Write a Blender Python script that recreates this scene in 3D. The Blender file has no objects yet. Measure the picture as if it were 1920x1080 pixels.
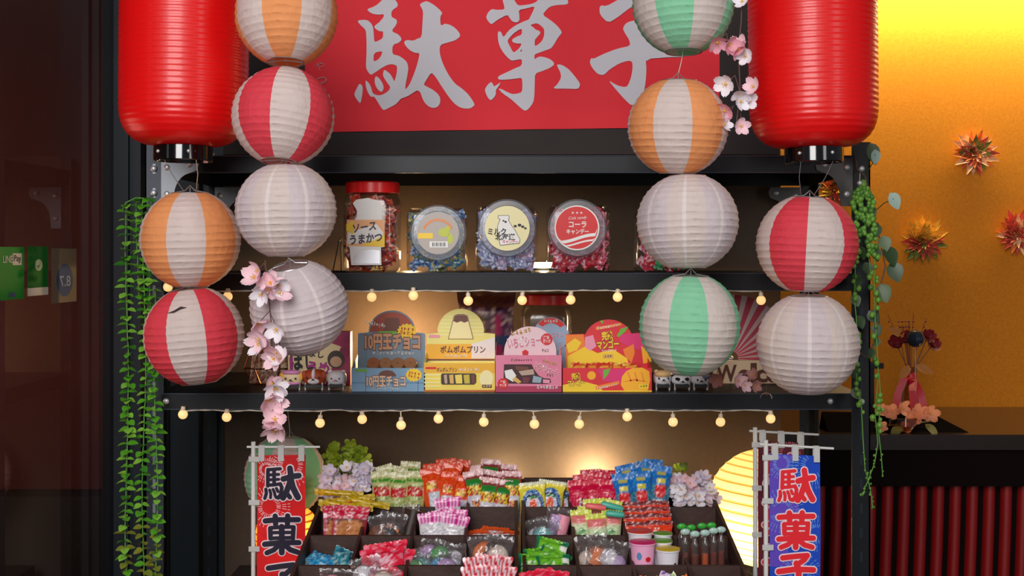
import bpy, bmesh, math, random
from mathutils import Vector, Matrix, Euler

random.seed(11)
SC = bpy.context.scene
COL = SC.collection
PI = math.pi
R = math.radians
CAMY, CAMZ, F = -2.64, 1.45, 2400.0


def pt(px, py, D):
    """point of the photograph at distance D (metres) in front of the lens"""
    return Vector(((px - 960) * D / F, D + CAMY, CAMZ - (py - 480) * D / F))


# ------------------------------------------------------------------ camera, world, light, exposure
cam_data = bpy.data.cameras.new('camera')
cam = bpy.data.objects.new('camera', cam_data)
COL.objects.link(cam)
cam.location = (0, CAMY, CAMZ)
cam.rotation_euler = (R(90), 0, 0)
cam_data.sensor_width = 36
cam_data.lens = 36 * F / 1920
cam_data.shift_y = -60 / 1920
cam_data.clip_start = 0.05
SC.camera = cam

world = bpy.data.worlds.new('world')
SC.world = world
world.use_nodes = True
world.node_tree.nodes['Background'].inputs[0].default_value = (0.74, 0.76, 0.85, 1)
world.node_tree.nodes['Background'].inputs[1].default_value = 0.16

SC.view_settings.view_transform = 'Standard'
SC.view_settings.look = 'None'
SC.view_settings.gamma = 1
SC.view_settings.use_curve_mapping = False
SC.view_settings.exposure = 0.0


def aim(o, target):
    d = Vector(target) - o.location
    o.rotation_euler = d.to_track_quat('-Z', 'Y').to_euler()


def area(name, loc, target, sx, sy, watts, col=(1, 1, 1), spread=180):
    l = bpy.data.lights.new(name, 'AREA')
    l.shape = 'RECTANGLE'
    l.size, l.size_y, l.energy, l.color = sx, sy, watts, col
    l.spread = R(spread)
    o = bpy.data.objects.new(name, l)
    COL.objects.link(o)
    o.location = loc
    aim(o, target)
    return o


def point(name, loc, watts, col, rad=0.02):
    l = bpy.data.lights.new(name, 'POINT')
    l.energy, l.color, l.shadow_soft_size = watts, col, rad
    o = bpy.data.objects.new(name, l)
    COL.objects.link(o)
    o.location = loc
    return o


# daylight of the street coming in from behind the camera (tall shop front opening), soft and cool
area('street_daylight', (-0.75, -4.2, 2.75), (-0.1, 0, 1.3), 1.7, 2.2, 150, (1.0, 0.975, 0.955))
area('street_daylight_side', (2.3, -3.4, 1.9), (0.4, 0, 1.3), 0.7, 1.8, 16, (1.0, 0.97, 0.93))
# warm cove light washing down the gold wall behind the counter
area('cove_light', (2.0, 1.50, 2.37), (2.0, 1.60, 1.3), 2.6, 0.06, 42, (1.0, 0.93, 0.55))
WARM = (1.0, 0.62, 0.27)
# small warm lamps standing behind the goods (fittings for some are built further down)
point('tray_lamp_glow', (0.20, 0.455, 0.905), 4.6, (1.0, 0.74, 0.4))
point('tray_lamp_glow_weak', (-0.02, 0.455, 0.895), 1.5, (1.0, 0.74, 0.4))
point('shelf_lamp_glow', (-0.27, 0.40, 1.235), 6.5, WARM)
point('jar_lamp_glow', (0.076, 0.44, 1.432), 0.42, (1.0, 0.74, 0.42), 0.008)
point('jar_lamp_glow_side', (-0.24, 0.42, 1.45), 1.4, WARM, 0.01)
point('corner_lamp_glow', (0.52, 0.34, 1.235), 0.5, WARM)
point('back_room_fill', (-1.45, -0.1, 1.3), 52.0, (1.0, 0.76, 0.70), 0.25)  # added unseen fill lamp that brightens the room behind the glass


# ------------------------------------------------------------------ colour and materials
def lin(c):
    c = c / 255.0
    return c / 12.92 if c <= 0.04045 else ((c + 0.055) / 1.055) ** 2.4


def rgb(r, g, b):
    return (lin(r), lin(g), lin(b), 1.0)


MATS = {}


def mat(name, col, rough=0.5, metal=0.0, coat=0.0, noise=None, bump=None, spec=0.5, translucent=0.0, emit=None, sheen=0.0):
    """principled material; col in sRGB 0..255. noise=(scale, amount) mottles the colour, bump=(scale, strength[, stretch])"""
    if name in MATS:
        return MATS[name]
    m = bpy.data.materials.new(name)
    m.use_nodes = True
    nt = m.node_tree
    b = nt.nodes['Principled BSDF']
    out = nt.nodes['Material Output']
    c = rgb(*col)
    b.inputs['Base Color'].default_value = c
    b.inputs['Roughness'].default_value = rough
    b.inputs['Metallic'].default_value = metal
    b.inputs['Coat Weight'].default_value = coat
    b.inputs['Coat Roughness'].default_value = 0.12
    b.inputs['Specular IOR Level'].default_value = spec
    b.inputs['Sheen Weight'].default_value = sheen
    tc = nt.nodes.new('ShaderNodeTexCoord')
    if noise:
        n = nt.nodes.new('ShaderNodeTexNoise')
        n.inputs['Scale'].default_value = noise[0]
        n.inputs['Detail'].default_value = 5
        nt.links.new(tc.outputs['Object'], n.inputs['Vector'])
        mp = nt.nodes.new('ShaderNodeMapRange')
        mp.inputs[1].default_value, mp.inputs[2].default_value = 0.3, 0.7
        mp.inputs[3].default_value, mp.inputs[4].default_value = 1 - noise[1], 1 + noise[1]
        nt.links.new(n.outputs[0], mp.inputs[0])
        mx = nt.nodes.new('ShaderNodeVectorMath')
        mx.operation = 'SCALE'
        mx.inputs[0].default_value = c[:3]
        nt.links.new(mp.outputs[0], mx.inputs['Scale'])
        nt.links.new(mx.outputs[0], b.inputs['Base Color'])
    if bump:
        n2 = nt.nodes.new('ShaderNodeTexNoise')
        n2.inputs['Scale'].default_value = bump[0]
        n2.inputs['Detail'].default_value = 6
        n2.inputs['Roughness'].default_value = 0.6
        if len(bump) > 2:
            mpn = nt.nodes.new('ShaderNodeMapping')
            mpn.inputs['Scale'].default_value = bump[2]
            nt.links.new(tc.outputs['Object'], mpn.inputs[0])
            nt.links.new(mpn.outputs[0], n2.inputs['Vector'])
        else:
            nt.links.new(tc.outputs['Object'], n2.inputs['Vector'])
        bp = nt.nodes.new('ShaderNodeBump')
        bp.inputs['Strength'].default_value = bump[1]
        bp.inputs['Distance'].default_value = 0.004
        nt.links.new(n2.outputs[0], bp.inputs['Height'])
        nt.links.new(bp.outputs[0], b.inputs['Normal'])
    if emit:
        b.inputs['Emission Color'].default_value = rgb(*emit[0])
        b.inputs['Emission Strength'].default_value = emit[1]
    if translucent:
        t = nt.nodes.new('ShaderNodeBsdfTranslucent')
        t.inputs[0].default_value = c
        mix = nt.nodes.new('ShaderNodeMixShader')
        mix.inputs[0].default_value = translucent
        nt.links.new(b.outputs[0], mix.inputs[1])
        nt.links.new(t.outputs[0], mix.inputs[2])
        nt.links.new(mix.outputs[0], out.inputs[0])
    m.diffuse_color = c
    MATS[name] = m
    return m


def film(name, col=(255, 255, 255), gloss=0.1, rough=0.06, bump=None, haze=0.0, haze_col=(200, 204, 214)):
    """thin clear plastic or glass: mostly see-through, glossy by angle"""
    if name in MATS:
        return MATS[name]
    m = bpy.data.materials.new(name)
    m.use_nodes = True
    nt = m.node_tree
    nt.nodes.remove(nt.nodes['Principled BSDF'])
    out = nt.nodes['Material Output']
    tr = nt.nodes.new('ShaderNodeBsdfTransparent')
    tr.inputs[0].default_value = rgb(*col)
    gl = nt.nodes.new('ShaderNodeBsdfGlossy')
    gl.inputs['Roughness'].default_value = rough
    lw = nt.nodes.new('ShaderNodeLayerWeight')
    lw.inputs[0].default_value = 0.25
    mp = nt.nodes.new('ShaderNodeMapRange')
    mp.inputs[3].default_value, mp.inputs[4].default_value = gloss, min(1, gloss + 0.55)
    nt.links.new(lw.outputs['Facing'], mp.inputs[0])
    mix = nt.nodes.new('ShaderNodeMixShader')
    nt.links.new(mp.outputs[0], mix.inputs[0])
    nt.links.new(tr.outputs[0], mix.inputs[1])
    nt.links.new(gl.outputs[0], mix.inputs[2])
    if haze:      # slightly milky plastic
        df = nt.nodes.new('ShaderNodeBsdfDiffuse')
        df.inputs[0].default_value = rgb(*haze_col)
        mx = nt.nodes.new('ShaderNodeMixShader')
        mx.inputs[0].default_value = haze
        nt.links.new(mix.outputs[0], mx.inputs[1])
        nt.links.new(df.outputs[0], mx.inputs[2])
        mix = mx
    nt.links.new(mix.outputs[0], out.inputs[0])
    if bump:
        tc = nt.nodes.new('ShaderNodeTexCoord')
        n2 = nt.nodes.new('ShaderNodeTexNoise')
        n2.inputs['Scale'].default_value = bump[0]
        nt.links.new(tc.outputs['Object'], n2.inputs['Vector'])
        bp = nt.nodes.new('ShaderNodeBump')
        bp.inputs['Strength'].default_value = bump[1]
        bp.inputs['Distance'].default_value = 0.004
        nt.links.new(n2.outputs[0], bp.inputs['Height'])
        nt.links.new(bp.outputs[0], gl.inputs['Normal'])
        nt.links.new(bp.outputs[0], lw.inputs['Normal'])
    MATS[name] = m
    return m


def printed(name='printed_film', rough=0.3, coat=0.25, bump=(90, 0.25)):
    """printed wrapper: the print is stored as the mesh's own colour layer"""
    if name in MATS:
        return MATS[name]
    m = mat(name, (255, 255, 255), rough, coat=coat, bump=bump)
    a = m.node_tree.nodes.new('ShaderNodeAttribute')
    a.attribute_name = 'print'
    m.node_tree.links.new(a.outputs['Color'], m.node_tree.nodes['Principled BSDF'].inputs['Base Color'])
    return m


# ------------------------------------------------------------------ mesh building
WORLD_LOC = {}


def wloc(o):
    return WORLD_LOC.get(o.name, Vector((0, 0, 0)))


def thing(name, label, cat, loc=(0, 0, 0), rot=(0, 0, 0), group=None):
    o = bpy.data.objects.new(name, None)
    COL.objects.link(o)
    o.empty_display_size = 0.02
    o.location = loc
    o.rotation_euler = rot
    WORLD_LOC[o.name] = Vector(loc)
    tag(o, label, cat, group)
    return o


def tag(o, label, cat, group=None, kind=None):
    o['label'] = label
    o['category'] = cat
    if group:
        o['group'] = group
    if kind:
        o['kind'] = kind
    return o


def struct(o):
    o['kind'] = 'structure'
    return o


class MB:
    def __init__(s):
        s.v, s.f, s.m, s.c = [], [], [], []

    def add(s, vs, fs, mi=0, M=None, cols=None):
        n = len(s.v)
        for p in vs:
            p = Vector(p)
            s.v.append(M @ p if M is not None else p)
        for k, f in enumerate(fs):
            s.f.append([i + n for i in f])
            s.m.append(mi if not isinstance(mi, (list, tuple)) else mi[k])
            s.c.append(cols[k] if cols else None)
        return s

    def box(s, lo, hi, mi=0, M=None):
        (a, b, c), (d, e, f) = lo, hi
        v = [(a, b, c), (d, b, c), (d, e, c), (a, e, c), (a, b, f), (d, b, f), (d, e, f), (a, e, f)]
        return s.add(v, [(3, 2, 1, 0), (4, 5, 6, 7), (0, 1, 5, 4), (1, 2, 6, 5), (2, 3, 7, 6), (3, 0, 4, 7)], mi, M)

    def cbox(s, c, d, mi=0, M=None):
        return s.box([c[i] - d[i] / 2 for i in range(3)], [c[i] + d[i] / 2 for i in range(3)], mi, M)

    def tube(s, pts, r, n=8, mi=0, cap=True):
        pts = [Vector(p) for p in pts]
        rs = r if isinstance(r, (list, tuple)) else [r] * len(pts)
        vs, fs = [], []
        up = Vector((0, 0, 1))
        prev = None
        for i, p in enumerate(pts):
            t = (pts[min(i + 1, len(pts) - 1)] - pts[max(i - 1, 0)])
            if t.length < 1e-9:
                t = Vector((0, 0, 1))
            t.normalize()
            if prev is None:
                a = t.cross(up)
                if a.length < 0.05:
                    a = t.cross(Vector((1, 0, 0)))
                a.normalize()
            else:
                a = prev - t * prev.dot(t)
                if a.length < 1e-6:
                    a = t.cross(up)
                a.normalize()
            prev = a
            b = t.cross(a)
            for k in range(n):
                w = 2 * PI * k / n
                vs.append(p + (a * math.cos(w) + b * math.sin(w)) * rs[i])
        for i in range(len(pts) - 1):
            for k in range(n):
                k2 = (k + 1) % n
                fs.append((i * n + k, i * n + k2, (i + 1) * n + k2, (i + 1) * n + k))
        if cap:
            fs.append(tuple(range(n - 1, -1, -1)))
            m0 = (len(pts) - 1) * n
            fs.append(tuple(m0 + k for k in range(n)))
        return s.add(vs, fs, mi)

    def lathe(s, prof, n=32, mi=0, M=None, fmi=None):
        """profile of (radius, z) turned about Z; fmi(i, k) gives a face's material"""
        vs, fs, ms = [], [], []
        for (r, z) in prof:
            for k in range(n):
                w = 2 * PI * k / n
                vs.append((r * math.cos(w), r * math.sin(w), z))
        for i in range(len(prof) - 1):
            for k in range(n):
                k2 = (k + 1) % n
                fs.append((i * n + k, i * n + k2, (i + 1) * n + k2, (i + 1) * n + k))
                ms.append(fmi(i, k) if fmi else mi)
        return s.add(vs, fs, ms, M)

    def ball(s, c, r, nu=12, nv=8, mi=0, sc=(1, 1, 1), M=None):
        c = Vector(c)
        vs, fs = [], []
        for j in range(nv + 1):
            t = PI * j / nv
            for i in range(nu):
                w = 2 * PI * i / nu
                vs.append(c + Vector((r * sc[0] * math.sin(t) * math.cos(w), r * sc[1] * math.sin(t) * math.sin(w), r * sc[2] * math.cos(t))))
        for j in range(nv):
            for i in range(nu):
                i2 = (i + 1) % nu
                fs.append((j * nu + i, (j + 1) * nu + i, (j + 1) * nu + i2, j * nu + i2))
        return s.add(vs, fs, mi, M)

    def disc(s, c, r, n=32, mi=0, M=None, y=0.0, rz=None):
        """flat disc facing -Y, centre (x, z)"""
        vs = [(c[0] + r * math.cos(2 * PI * k / n), y, c[1] + (rz or r) * math.sin(2 * PI * k / n)) for k in range(n)]
        return s.add(vs, [tuple(range(n))], mi, M)

    def prism(s, poly, y0, y1, mi=0, M=None):
        """polygon (x, z) pushed from y0 to y1"""
        n = len(poly)
        vs = [(x, y0, z) for x, z in poly] + [(x, y1, z) for x, z in poly]
        fs = [tuple(range(n)), tuple(range(2 * n - 1, n - 1, -1))]
        for k in range(n):
            k2 = (k + 1) % n
            fs.append((k2, k, n + k, n + k2))
        return s.add(vs, fs, mi, M)

    def text(s, body, cx, cz, w, h, y=0.0, mi=0, bold=0.0, M=None, fn=None):
        vs, fs = text_geo(body, bold)
        out = []
        for (u, v) in vs:
            p = Vector((cx + (u - 0.5) * w, y, cz + (v - 0.5) * h))
            out.append(fn(p) if fn else p)
        return s.add(out, fs, mi, M)

    def build(s, name, mats, parent=None, smooth=40, local=False, origin=None):
        me = bpy.data.meshes.new(name)
        off = Vector((0, 0, 0))
        if not local:
            off = wloc(parent) if parent else (Vector(origin) if origin is not None else Vector((0, 0, 0)))
        me.from_pydata([p - off for p in s.v], [], s.f)
        mats = mats if isinstance(mats, (list, tuple)) else [mats]
        for m in mats:
            me.materials.append(m)
        me.polygons.foreach_set('material_index', s.m)
        if any(c is not None for c in s.c):
            a = me.color_attributes.new('print', 'FLOAT_COLOR', 'CORNER')
            data = []
            for pl in me.polygons:
                for c in (s.c[pl.index] or [(1, 1, 1, 1)] * pl.loop_total):
                    data += c
            a.data.foreach_set('color', data)
        if smooth:
            me.polygons.foreach_set('use_smooth', [True] * len(me.polygons))
            me.set_sharp_from_angle(angle=R(smooth))
        me.update()
        o = bpy.data.objects.new(name, me)
        COL.objects.link(o)
        if parent:
            o.parent = parent
            WORLD_LOC[o.name] = off
        elif origin is not None and not local:
            o.location = origin
            WORLD_LOC[o.name] = Vector(origin)
        return o


TEXTS = {}


def text_geo(body, bold=0.0):
    key = (body, bold)
    if key in TEXTS:
        return TEXTS[key]
    if body[0] == '~':        # print too small to read in the photograph: rows of fine strokes, e.g. '~6/6'
        rnd = random.Random(body)
        rows = [int(n) for n in body[1:].split('/')]
        v, f = [], []
        g = bold * .25
        for j, n in enumerate(rows):
            z0 = 1 - (j + .92) / len(rows)
            hh = .84 / len(rows)
            for i in range(n):
                x0, ww = (i + .08) / n, .84 / n
                for q in range(rnd.randint(3, 4)):
                    if rnd.random() < .5:
                        a, b_ = x0 + ww * rnd.uniform(0, .2), x0 + ww * rnd.uniform(.7, 1)
                        c_ = z0 + hh * (q + rnd.random()) / 4
                        d_ = c_ + hh * (.16 + g)
                    else:
                        a = x0 + ww * rnd.uniform(.05, .8)
                        b_ = a + ww * (.17 + g)
                        c_, d_ = z0 + hh * rnd.uniform(0, .3), z0 + hh * rnd.uniform(.7, 1)
                    k = len(v)
                    v += [(a, c_), (b_, c_), (b_, d_), (a, d_)]
                    f.append((k, k + 1, k + 2, k + 3))
        TEXTS[key] = (v, f)
        return TEXTS[key]

    def raw(b):
        c = bpy.data.curves.new('lettering_source', 'FONT')
        c.body = body
        c.offset = b
        c.resolution_u = 3
        c.align_x = 'CENTER'
        o = bpy.data.objects.new('lettering_source', c)
        COL.objects.link(o)
        dg = bpy.context.evaluated_depsgraph_get()
        me = bpy.data.meshes.new_from_object(o.evaluated_get(dg))
        v = [(p.co.x, p.co.y) for p in me.vertices]
        f = [tuple(q.vertices) for q in me.polygons]
        bpy.data.objects.remove(o)
        bpy.data.curves.remove(c)
        bpy.data.meshes.remove(me)
        return v, f
    v0, f0 = raw(0.0)
    x0, x1 = min(p[0] for p in v0), max(p[0] for p in v0)
    y0, y1 = min(p[1] for p in v0), max(p[1] for p in v0)
    v, f = (v0, f0) if bold == 0 else raw(bold)
    v = [((p[0] - x0) / max(x1 - x0, 1e-6), (p[1] - y0) / max(y1 - y0, 1e-6)) for p in v]
    # faces must look towards -Y after (x, y) -> (x, 0, z): keep the winding (normal of x,z plane)
    TEXTS[key] = (v, f)
    return TEXTS[key]


def chaikin(p, n=1):
    for _ in range(n):
        q = []
        for i in range(len(p)):
            a, b = p[i], p[(i + 1) % len(p)]
            q.append((a[0] * .78 + b[0] * .22, a[1] * .78 + b[1] * .22))
            q.append((a[0] * .22 + b[0] * .78, a[1] * .22 + b[1] * .78))
        p = q
    return p


def fill(polys):
    """triangulate outlines (even-odd) given in the (x, z) plane"""
    c = bpy.data.curves.new('outline_source', 'CURVE')
    c.dimensions = '2D'
    c.fill_mode = 'BOTH'
    for p in polys:
        sp = c.splines.new('POLY')
        sp.points.add(len(p) - 1)
        for q, (x, z) in zip(sp.points, p):
            q.co = (x, z, 0, 1)
        sp.use_cyclic_u = True
    o = bpy.data.objects.new('outline_source', c)
    COL.objects.link(o)
    dg = bpy.context.evaluated_depsgraph_get()
    me = bpy.data.meshes.new_from_object(o.evaluated_get(dg))
    v = [(p.co.x, p.co.y) for p in me.vertices]
    f = [tuple(q.vertices) for q in me.polygons]
    bpy.data.objects.remove(o)
    bpy.data.curves.remove(c)
    bpy.data.meshes.remove(me)
    return v, f


def dup(root, loc, rot=None, label=None, group=None):
    """a copy of a thing with copies of its parts and sub-parts"""
    r = root.copy()
    COL.objects.link(r)
    r.location = loc
    if rot is not None:
        r.rotation_euler = rot
    WORLD_LOC[r.name] = Vector(loc)
    if label:
        r['label'] = label
    if group:
        r['group'] = group
    for ch in list(root.children):
        c = ch.copy()
        COL.objects.link(c)
        c.parent = r
        for g in list(ch.children):
            d = g.copy()
            COL.objects.link(d)
            d.parent = c
    return r


def trs(loc=(0, 0, 0), rx=0, ry=0, rz=0, s=1.0):
    return Matrix.Translation(loc) @ Euler((rx, ry, rz)).to_matrix().to_4x4() @ Matrix.Scale(s, 4)


ORD = ['first', 'second', 'third', 'fourth', 'fifth', 'sixth', 'seventh', 'eighth', 'ninth', 'tenth', 'eleventh', 'twelfth', 'thirteenth', 'fourteenth']
# ------------------------------------------------------------------ the setting
m_wall = mat('grey_brown_wall', (72, 58, 47), 0.75, noise=(90, 0.07), bump=(260, 0.08))
m_brownboard = mat('dark_brown_board', (42, 33, 32), 0.65, noise=(8, 0.12), spec=.3)
m_gold = mat('gold_textured_wall', (184, 108, 8), 0.7, noise=(110, 0.10), bump=(200, 0.12), spec=0.25)
m_slate = mat('slate_frame', (27, 36, 43), 0.5, metal=0.2, spec=0.3)
m_black = mat('black_steel', (11, 15, 22), 0.45, metal=0.15, spec=.35)
m_floor = mat('dark_floor', (60, 52, 48), 0.6, noise=(14, 0.15))
m_backroom = mat('dark_back_room', (100, 66, 60), 0.8, noise=(5, 0.15))
m_teal = mat('dark_teal_panel', (44, 58, 56), 0.6)

b = MB().box((-3.0, -3.0, -0.05), (4.2, 1.8, 0.0))
struct(b.build('floor', m_floor, smooth=0))
b = MB().box((-3.0, -0.6, 2.62), (4.2, 1.8, 2.68))
struct(b.build('ceiling', mat('dark_ceiling', (60, 56, 54), 0.8), smooth=0))
b = MB().box((-0.84, 0.52, 0), (0.663, 0.58, 2.62))
struct(b.build('wall_back', m_wall, smooth=0))
b = MB().box((-0.84, 0.505, 0), (-0.709, 0.522, 2.62))
struct(b.build('trim_1', m_slate, smooth=0))
b = MB().box((-0.74, 0.506, 1.70), (0.655, 0.5215, 2.62))
struct(b.build('trim_2', m_brownboard, smooth=0))
b = MB().box((0.2, 1.62, 0), (4.2, 1.70, 2.62))
struct(b.build('wall_gold', m_gold, smooth=0))
# door frame profile between the glass and the rack
b = MB()
b.box((-0.935, 0.28, 0), (-0.842, 0.60, 2.62))
b.box((-0.880, 0.268, 0), (-0.872, 0.28, 2.62))
b.box((-0.858, 0.262, 0), (-0.842, 0.28, 2.62))
struct(b.build('trim_3', m_slate, smooth=0))
# glazed side wall with the dark room behind it
glass = MB().box((-0.917, -1.05, 0.02), (-0.909, 0.28, 2.6)).build('window_1', film('dark_glass', (170, 150, 146), 0.09, 0.02), smooth=0)
struct(glass)
b = MB().box((-1.95, -1.6, 0), (-1.88, 1.0, 2.62))
b.box((-1.88, 0.62, 0), (-0.93, 0.68, 2.62))
struct(b.build('wall_left', m_backroom, smooth=0))
b = MB().box((-1.875, 0.50, 0), (-0.94, 0.60, 0.86))
struct(b.build('trim_4', m_teal, smooth=0))
# hanging rail above the picture that carries the lanterns
t = thing('hanging_rail', 'black steel rail under the ceiling from which the lanterns hang', 'rail', (0, -0.22, 2.14))
MB().tube([(-1.0, -0.22, 2.14), (1.0, -0.22, 2.14)], 0.012, 12).build('rail_bar', m_black, t)
for x in (-0.9, 0.9):
    MB().tube([(x, -0.22, 2.14), (x, -0.22, 2.62)], 0.008, 10).build('rail_hanger', m_black, t)

# stickers on the glass ------------------------------------------------------------
XG = -0.9085


def gp(y, z, k=0):          # a point on the glass (seen from inside the shop)
    return Vector((XG + 0.0004 * (k + 1), y, z))


def gquad(mb, y0, y1, z0, z1, mi, k=0):
    # y0 = near the camera (left in the photograph)
    mb.add([gp(y0, z0, k), gp(y1, z0, k), gp(y1, z1, k), gp(y0, z1, k)], [(0, 1, 2, 3)], mi)


def gtext(mb, body, yc, zc, w, h, mi, k=1, bold=0.0, mirror=False):
    vs, fs = text_geo(body, bold)
    s = -1 if mirror else 1
    mb.add([gp(yc + s * (u - 0.5) * w, zc + (v - 0.5) * h, k) for u, v in vs], fs, mi)


def gy(px):                 # where the ray through pixel column px meets the glass
    return F * 0.9085 / (960 - px) + CAMY


def gz(px, py):
    return CAMZ - (py - 480) * (F * 0.9085 / (960 - px)) / F


m_green = mat('sticker_green', (0, 150, 50), 0.35)
m_dgreen = mat('sticker_dark_green', (0, 118, 40), 0.35)
m_white = mat('sticker_white', (225, 225, 215), 0.4)
m_stk_grey = mat('sticker_grey', (120, 110, 96), 0.5)
m_stk_blue = mat('sticker_blue', (52, 78, 130), 0.5)
m_ink = mat('black_ink', (22, 20, 24), 0.5)

y0, y1 = gy(-6), gy(45)
za, zb = gz(20, 463), gz(20, 562)
t = thing('payment_sticker', 'large green payment sticker on the dark glass, at the picture edge', 'sticker', gp(y0, za))
mb = MB(); gquad(mb, y0, y1, za, zb, 0); mb.build('sticker_sheet', m_green, t, smooth=0)
mb = MB(); yw = gy(23); gquad(mb, yw, gy(40), gz(30, 497), gz(30, 475), 0, 1); mb.build('white_patch', m_white, t, smooth=0)
mb = MB(); gtext(mb, 'LINE', (gy(4) + yw) / 2, gz(13, 486), (yw - gy(4)) * .94, 0.0125, 0, 2, 0.01)
gtext(mb, 'Pay', (yw + gy(40)) / 2, gz(31, 486), (gy(40) - yw) * .8, 0.015, 1, 3, 0.005)
mb.build('lettering', [m_white, m_ink], t, smooth=0)
mb = MB(); gquad(mb, gy(16), gy(27), gz(20, 557), gz(20, 549), 0, 2); mb.build('blue_mark', m_stk_blue, t, smooth=0)
y0, y1 = gy(52), gy(90)
za, zb = gz(70, 554), gz(70, 462)
t = thing('notice_sticker', 'narrow green sticker with a white tick circle and white foot on the glass', 'sticker', gp(y0, za))
mb = MB(); gquad(mb, y0, y1, za + .015, zb, 0); mb.build('sticker_sheet', m_dgreen, t, smooth=0)
mb = MB(); gquad(mb, y0, y1, za, za + .015, 0); mb.build('white_foot', m_white, t, smooth=0)
mb = MB()
yc, zc = gy(72), gz(72, 497)
ryy = (gy(79) - gy(65)) / 2
mb.add([gp(yc + ryy * math.cos(2 * PI * k / 24), zc + .011 * math.sin(2 * PI * k / 24), 1) for k in range(24)], [tuple(range(24))], 0)
mb.add([gp(yc - ryy * .5, zc, 2), gp(yc - ryy * .1, zc - .006, 2), gp(yc + ryy * .55, zc + .006, 2), gp(yc - ryy * .1, zc - .002, 2)], [(0, 1, 2, 3)], 1)
mb.build('tick_mark', [mat('sticker_pale_green', (170, 200, 170), 0.4), m_dgreen], t, smooth=0)
y0, y1 = gy(97), gy(143)
za, zb = gz(120, 567), gz(120, 466)
t = thing('rating_sticker', 'grey sticker with a blue oval and mirrored figures on the dark glass', 'sticker', gp(y0, za))
mb = MB(); gquad(mb, y0, y1, za, zb, 0); mb.build('sticker_sheet', m_stk_grey, t, smooth=0)
mb = MB()
yc, zc = gy(121), gz(121, 525)
ryy = (gy(136) - gy(106)) / 2
mb.add([gp(yc + ryy * math.cos(2 * PI * k / 32), zc + .033 * math.sin(2 * PI * k / 32), 1) for k in range(32)], [tuple(range(32))], 0)
mb.build('blue_oval', m_stk_blue, t, smooth=0)
mb = MB(); gtext(mb, '8.7', yc, zc - .002, ryy * 1.35, 0.021, 0, 2, 0.01, True)
mb.build('lettering', mat('sticker_light', (160, 175, 200), 0.5), t, smooth=0)

# ------------------------------------------------------------------ steel rack
m_bolt = mat('bolt_steel', (206, 210, 214), 0.42, metal=0.6)
m_slot = mat('slot_light', (150, 160, 172), 0.4, metal=0.4)  # pale colour stands for light coming through the slot holes
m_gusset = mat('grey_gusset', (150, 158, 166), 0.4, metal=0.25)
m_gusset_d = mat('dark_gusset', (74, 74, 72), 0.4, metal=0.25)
m_postl = mat('lit_black_steel', (58, 66, 78), 0.42, metal=0.2)  # lighter copy of the rack's black steel, paints light on the left post
rack = thing('shelf_rack', 'black steel rack of slotted posts and shelves holding jars and sweets', 'rack', (0, 0, 0))
RX = 0.739
for (sx, yy, sy) in ((-1, 0.0, 1), (1, 0.0, 1), (-1, 0.48, -1), (1, 0.48, -1)):
    mb = MB()
    x1, x2 = sorted((sx * (RX + (0.018 if sx < 0 else 0)), sx * (RX - 0.038 + (0.018 if sx < 0 else 0))))
    mb.box((x1, min(yy, yy + sy * .003), 0), (x2, max(yy, yy + sy * .003), 1.685))
    xo = x1 if sx < 0 else x2
    mb.box((min(xo, xo - sx * .003), min(yy, yy + sy * .038), 0), (max(xo, xo - sx * .003), max(yy, yy + sy * .038), 1.685))
    xm = (x1 + x2) / 2
    z = 0.62
    while z < 1.66:           # slot boxes on the flange; pale ones paint light seen through the holes
        mb.box((xm - .003, yy - .0008 if sy > 0 else yy - .0038, z), (xm + .003, yy if sy > 0 else yy - .003, z + .02), 1)
        z += 0.05
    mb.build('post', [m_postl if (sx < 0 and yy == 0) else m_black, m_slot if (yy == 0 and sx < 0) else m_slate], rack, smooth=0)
SHELF = {}
for nm, zt, th in (('top', 1.657, .036), ('jar', 1.4148, .037), ('box', 1.167, .034)):
    mb = MB()
    mb.box((-.737, 0.006, zt - .004), (.717, .476, zt))
    mb.box((-.722, -.003, zt - th), (.700, .006, zt))
    mb.box((-.722, .474, zt - th), (.700, .478, zt))
    mb.box((-.740, .006, zt - th), (-.737, .476, zt))
    mb.box((.717, .006, zt - th), (.720, .476, zt))
    o = mb.build('shelf', m_black, rack, smooth=0)
    # paler tubes on the folded edges paint the light they catch
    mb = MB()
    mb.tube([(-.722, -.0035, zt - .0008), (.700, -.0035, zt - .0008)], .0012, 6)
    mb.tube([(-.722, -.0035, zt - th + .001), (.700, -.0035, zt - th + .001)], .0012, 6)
    mb.build('folded_edge', mat('lit_steel_edge', (92, 104, 120), 0.3, metal=0.6), o)
    SHELF[nm] = zt


def gusset(x, y, z, sx, m, sz=1):
    """corner bracket under a beam, straight edges against post and beam, hollow curve opposite"""
    poly = [(0, 0), (.072, 0), (.078, -.012), (.074, -.026), (.058, -.032)]
    for k in range(1, 9):
        a = PI / 2 * k / 8
        poly.append((.062 - .036 * math.sin(a), -.032 - .05 * (1 - math.cos(a))))
    poly += [(.024, -.10), (0, -.10)]
    poly = [(x + sx * px_, z + sz * pz) for px_, pz in poly]
    if sx * sz < 0:
        poly = poly[::-1]
    o = MB().prism(poly, y, y + .0025).build('gusset', m, rack, smooth=0)
    mb = MB()
    for (bx, bz) in ((.058, -.014), (.012, -.02), (.012, -.075)):
        MB().ball((x + sx * bx, y - .001, z + sz * bz), .0065, 10, 6, sc=(1, .5, 1)).build('bolt', m_bolt, o)


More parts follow.
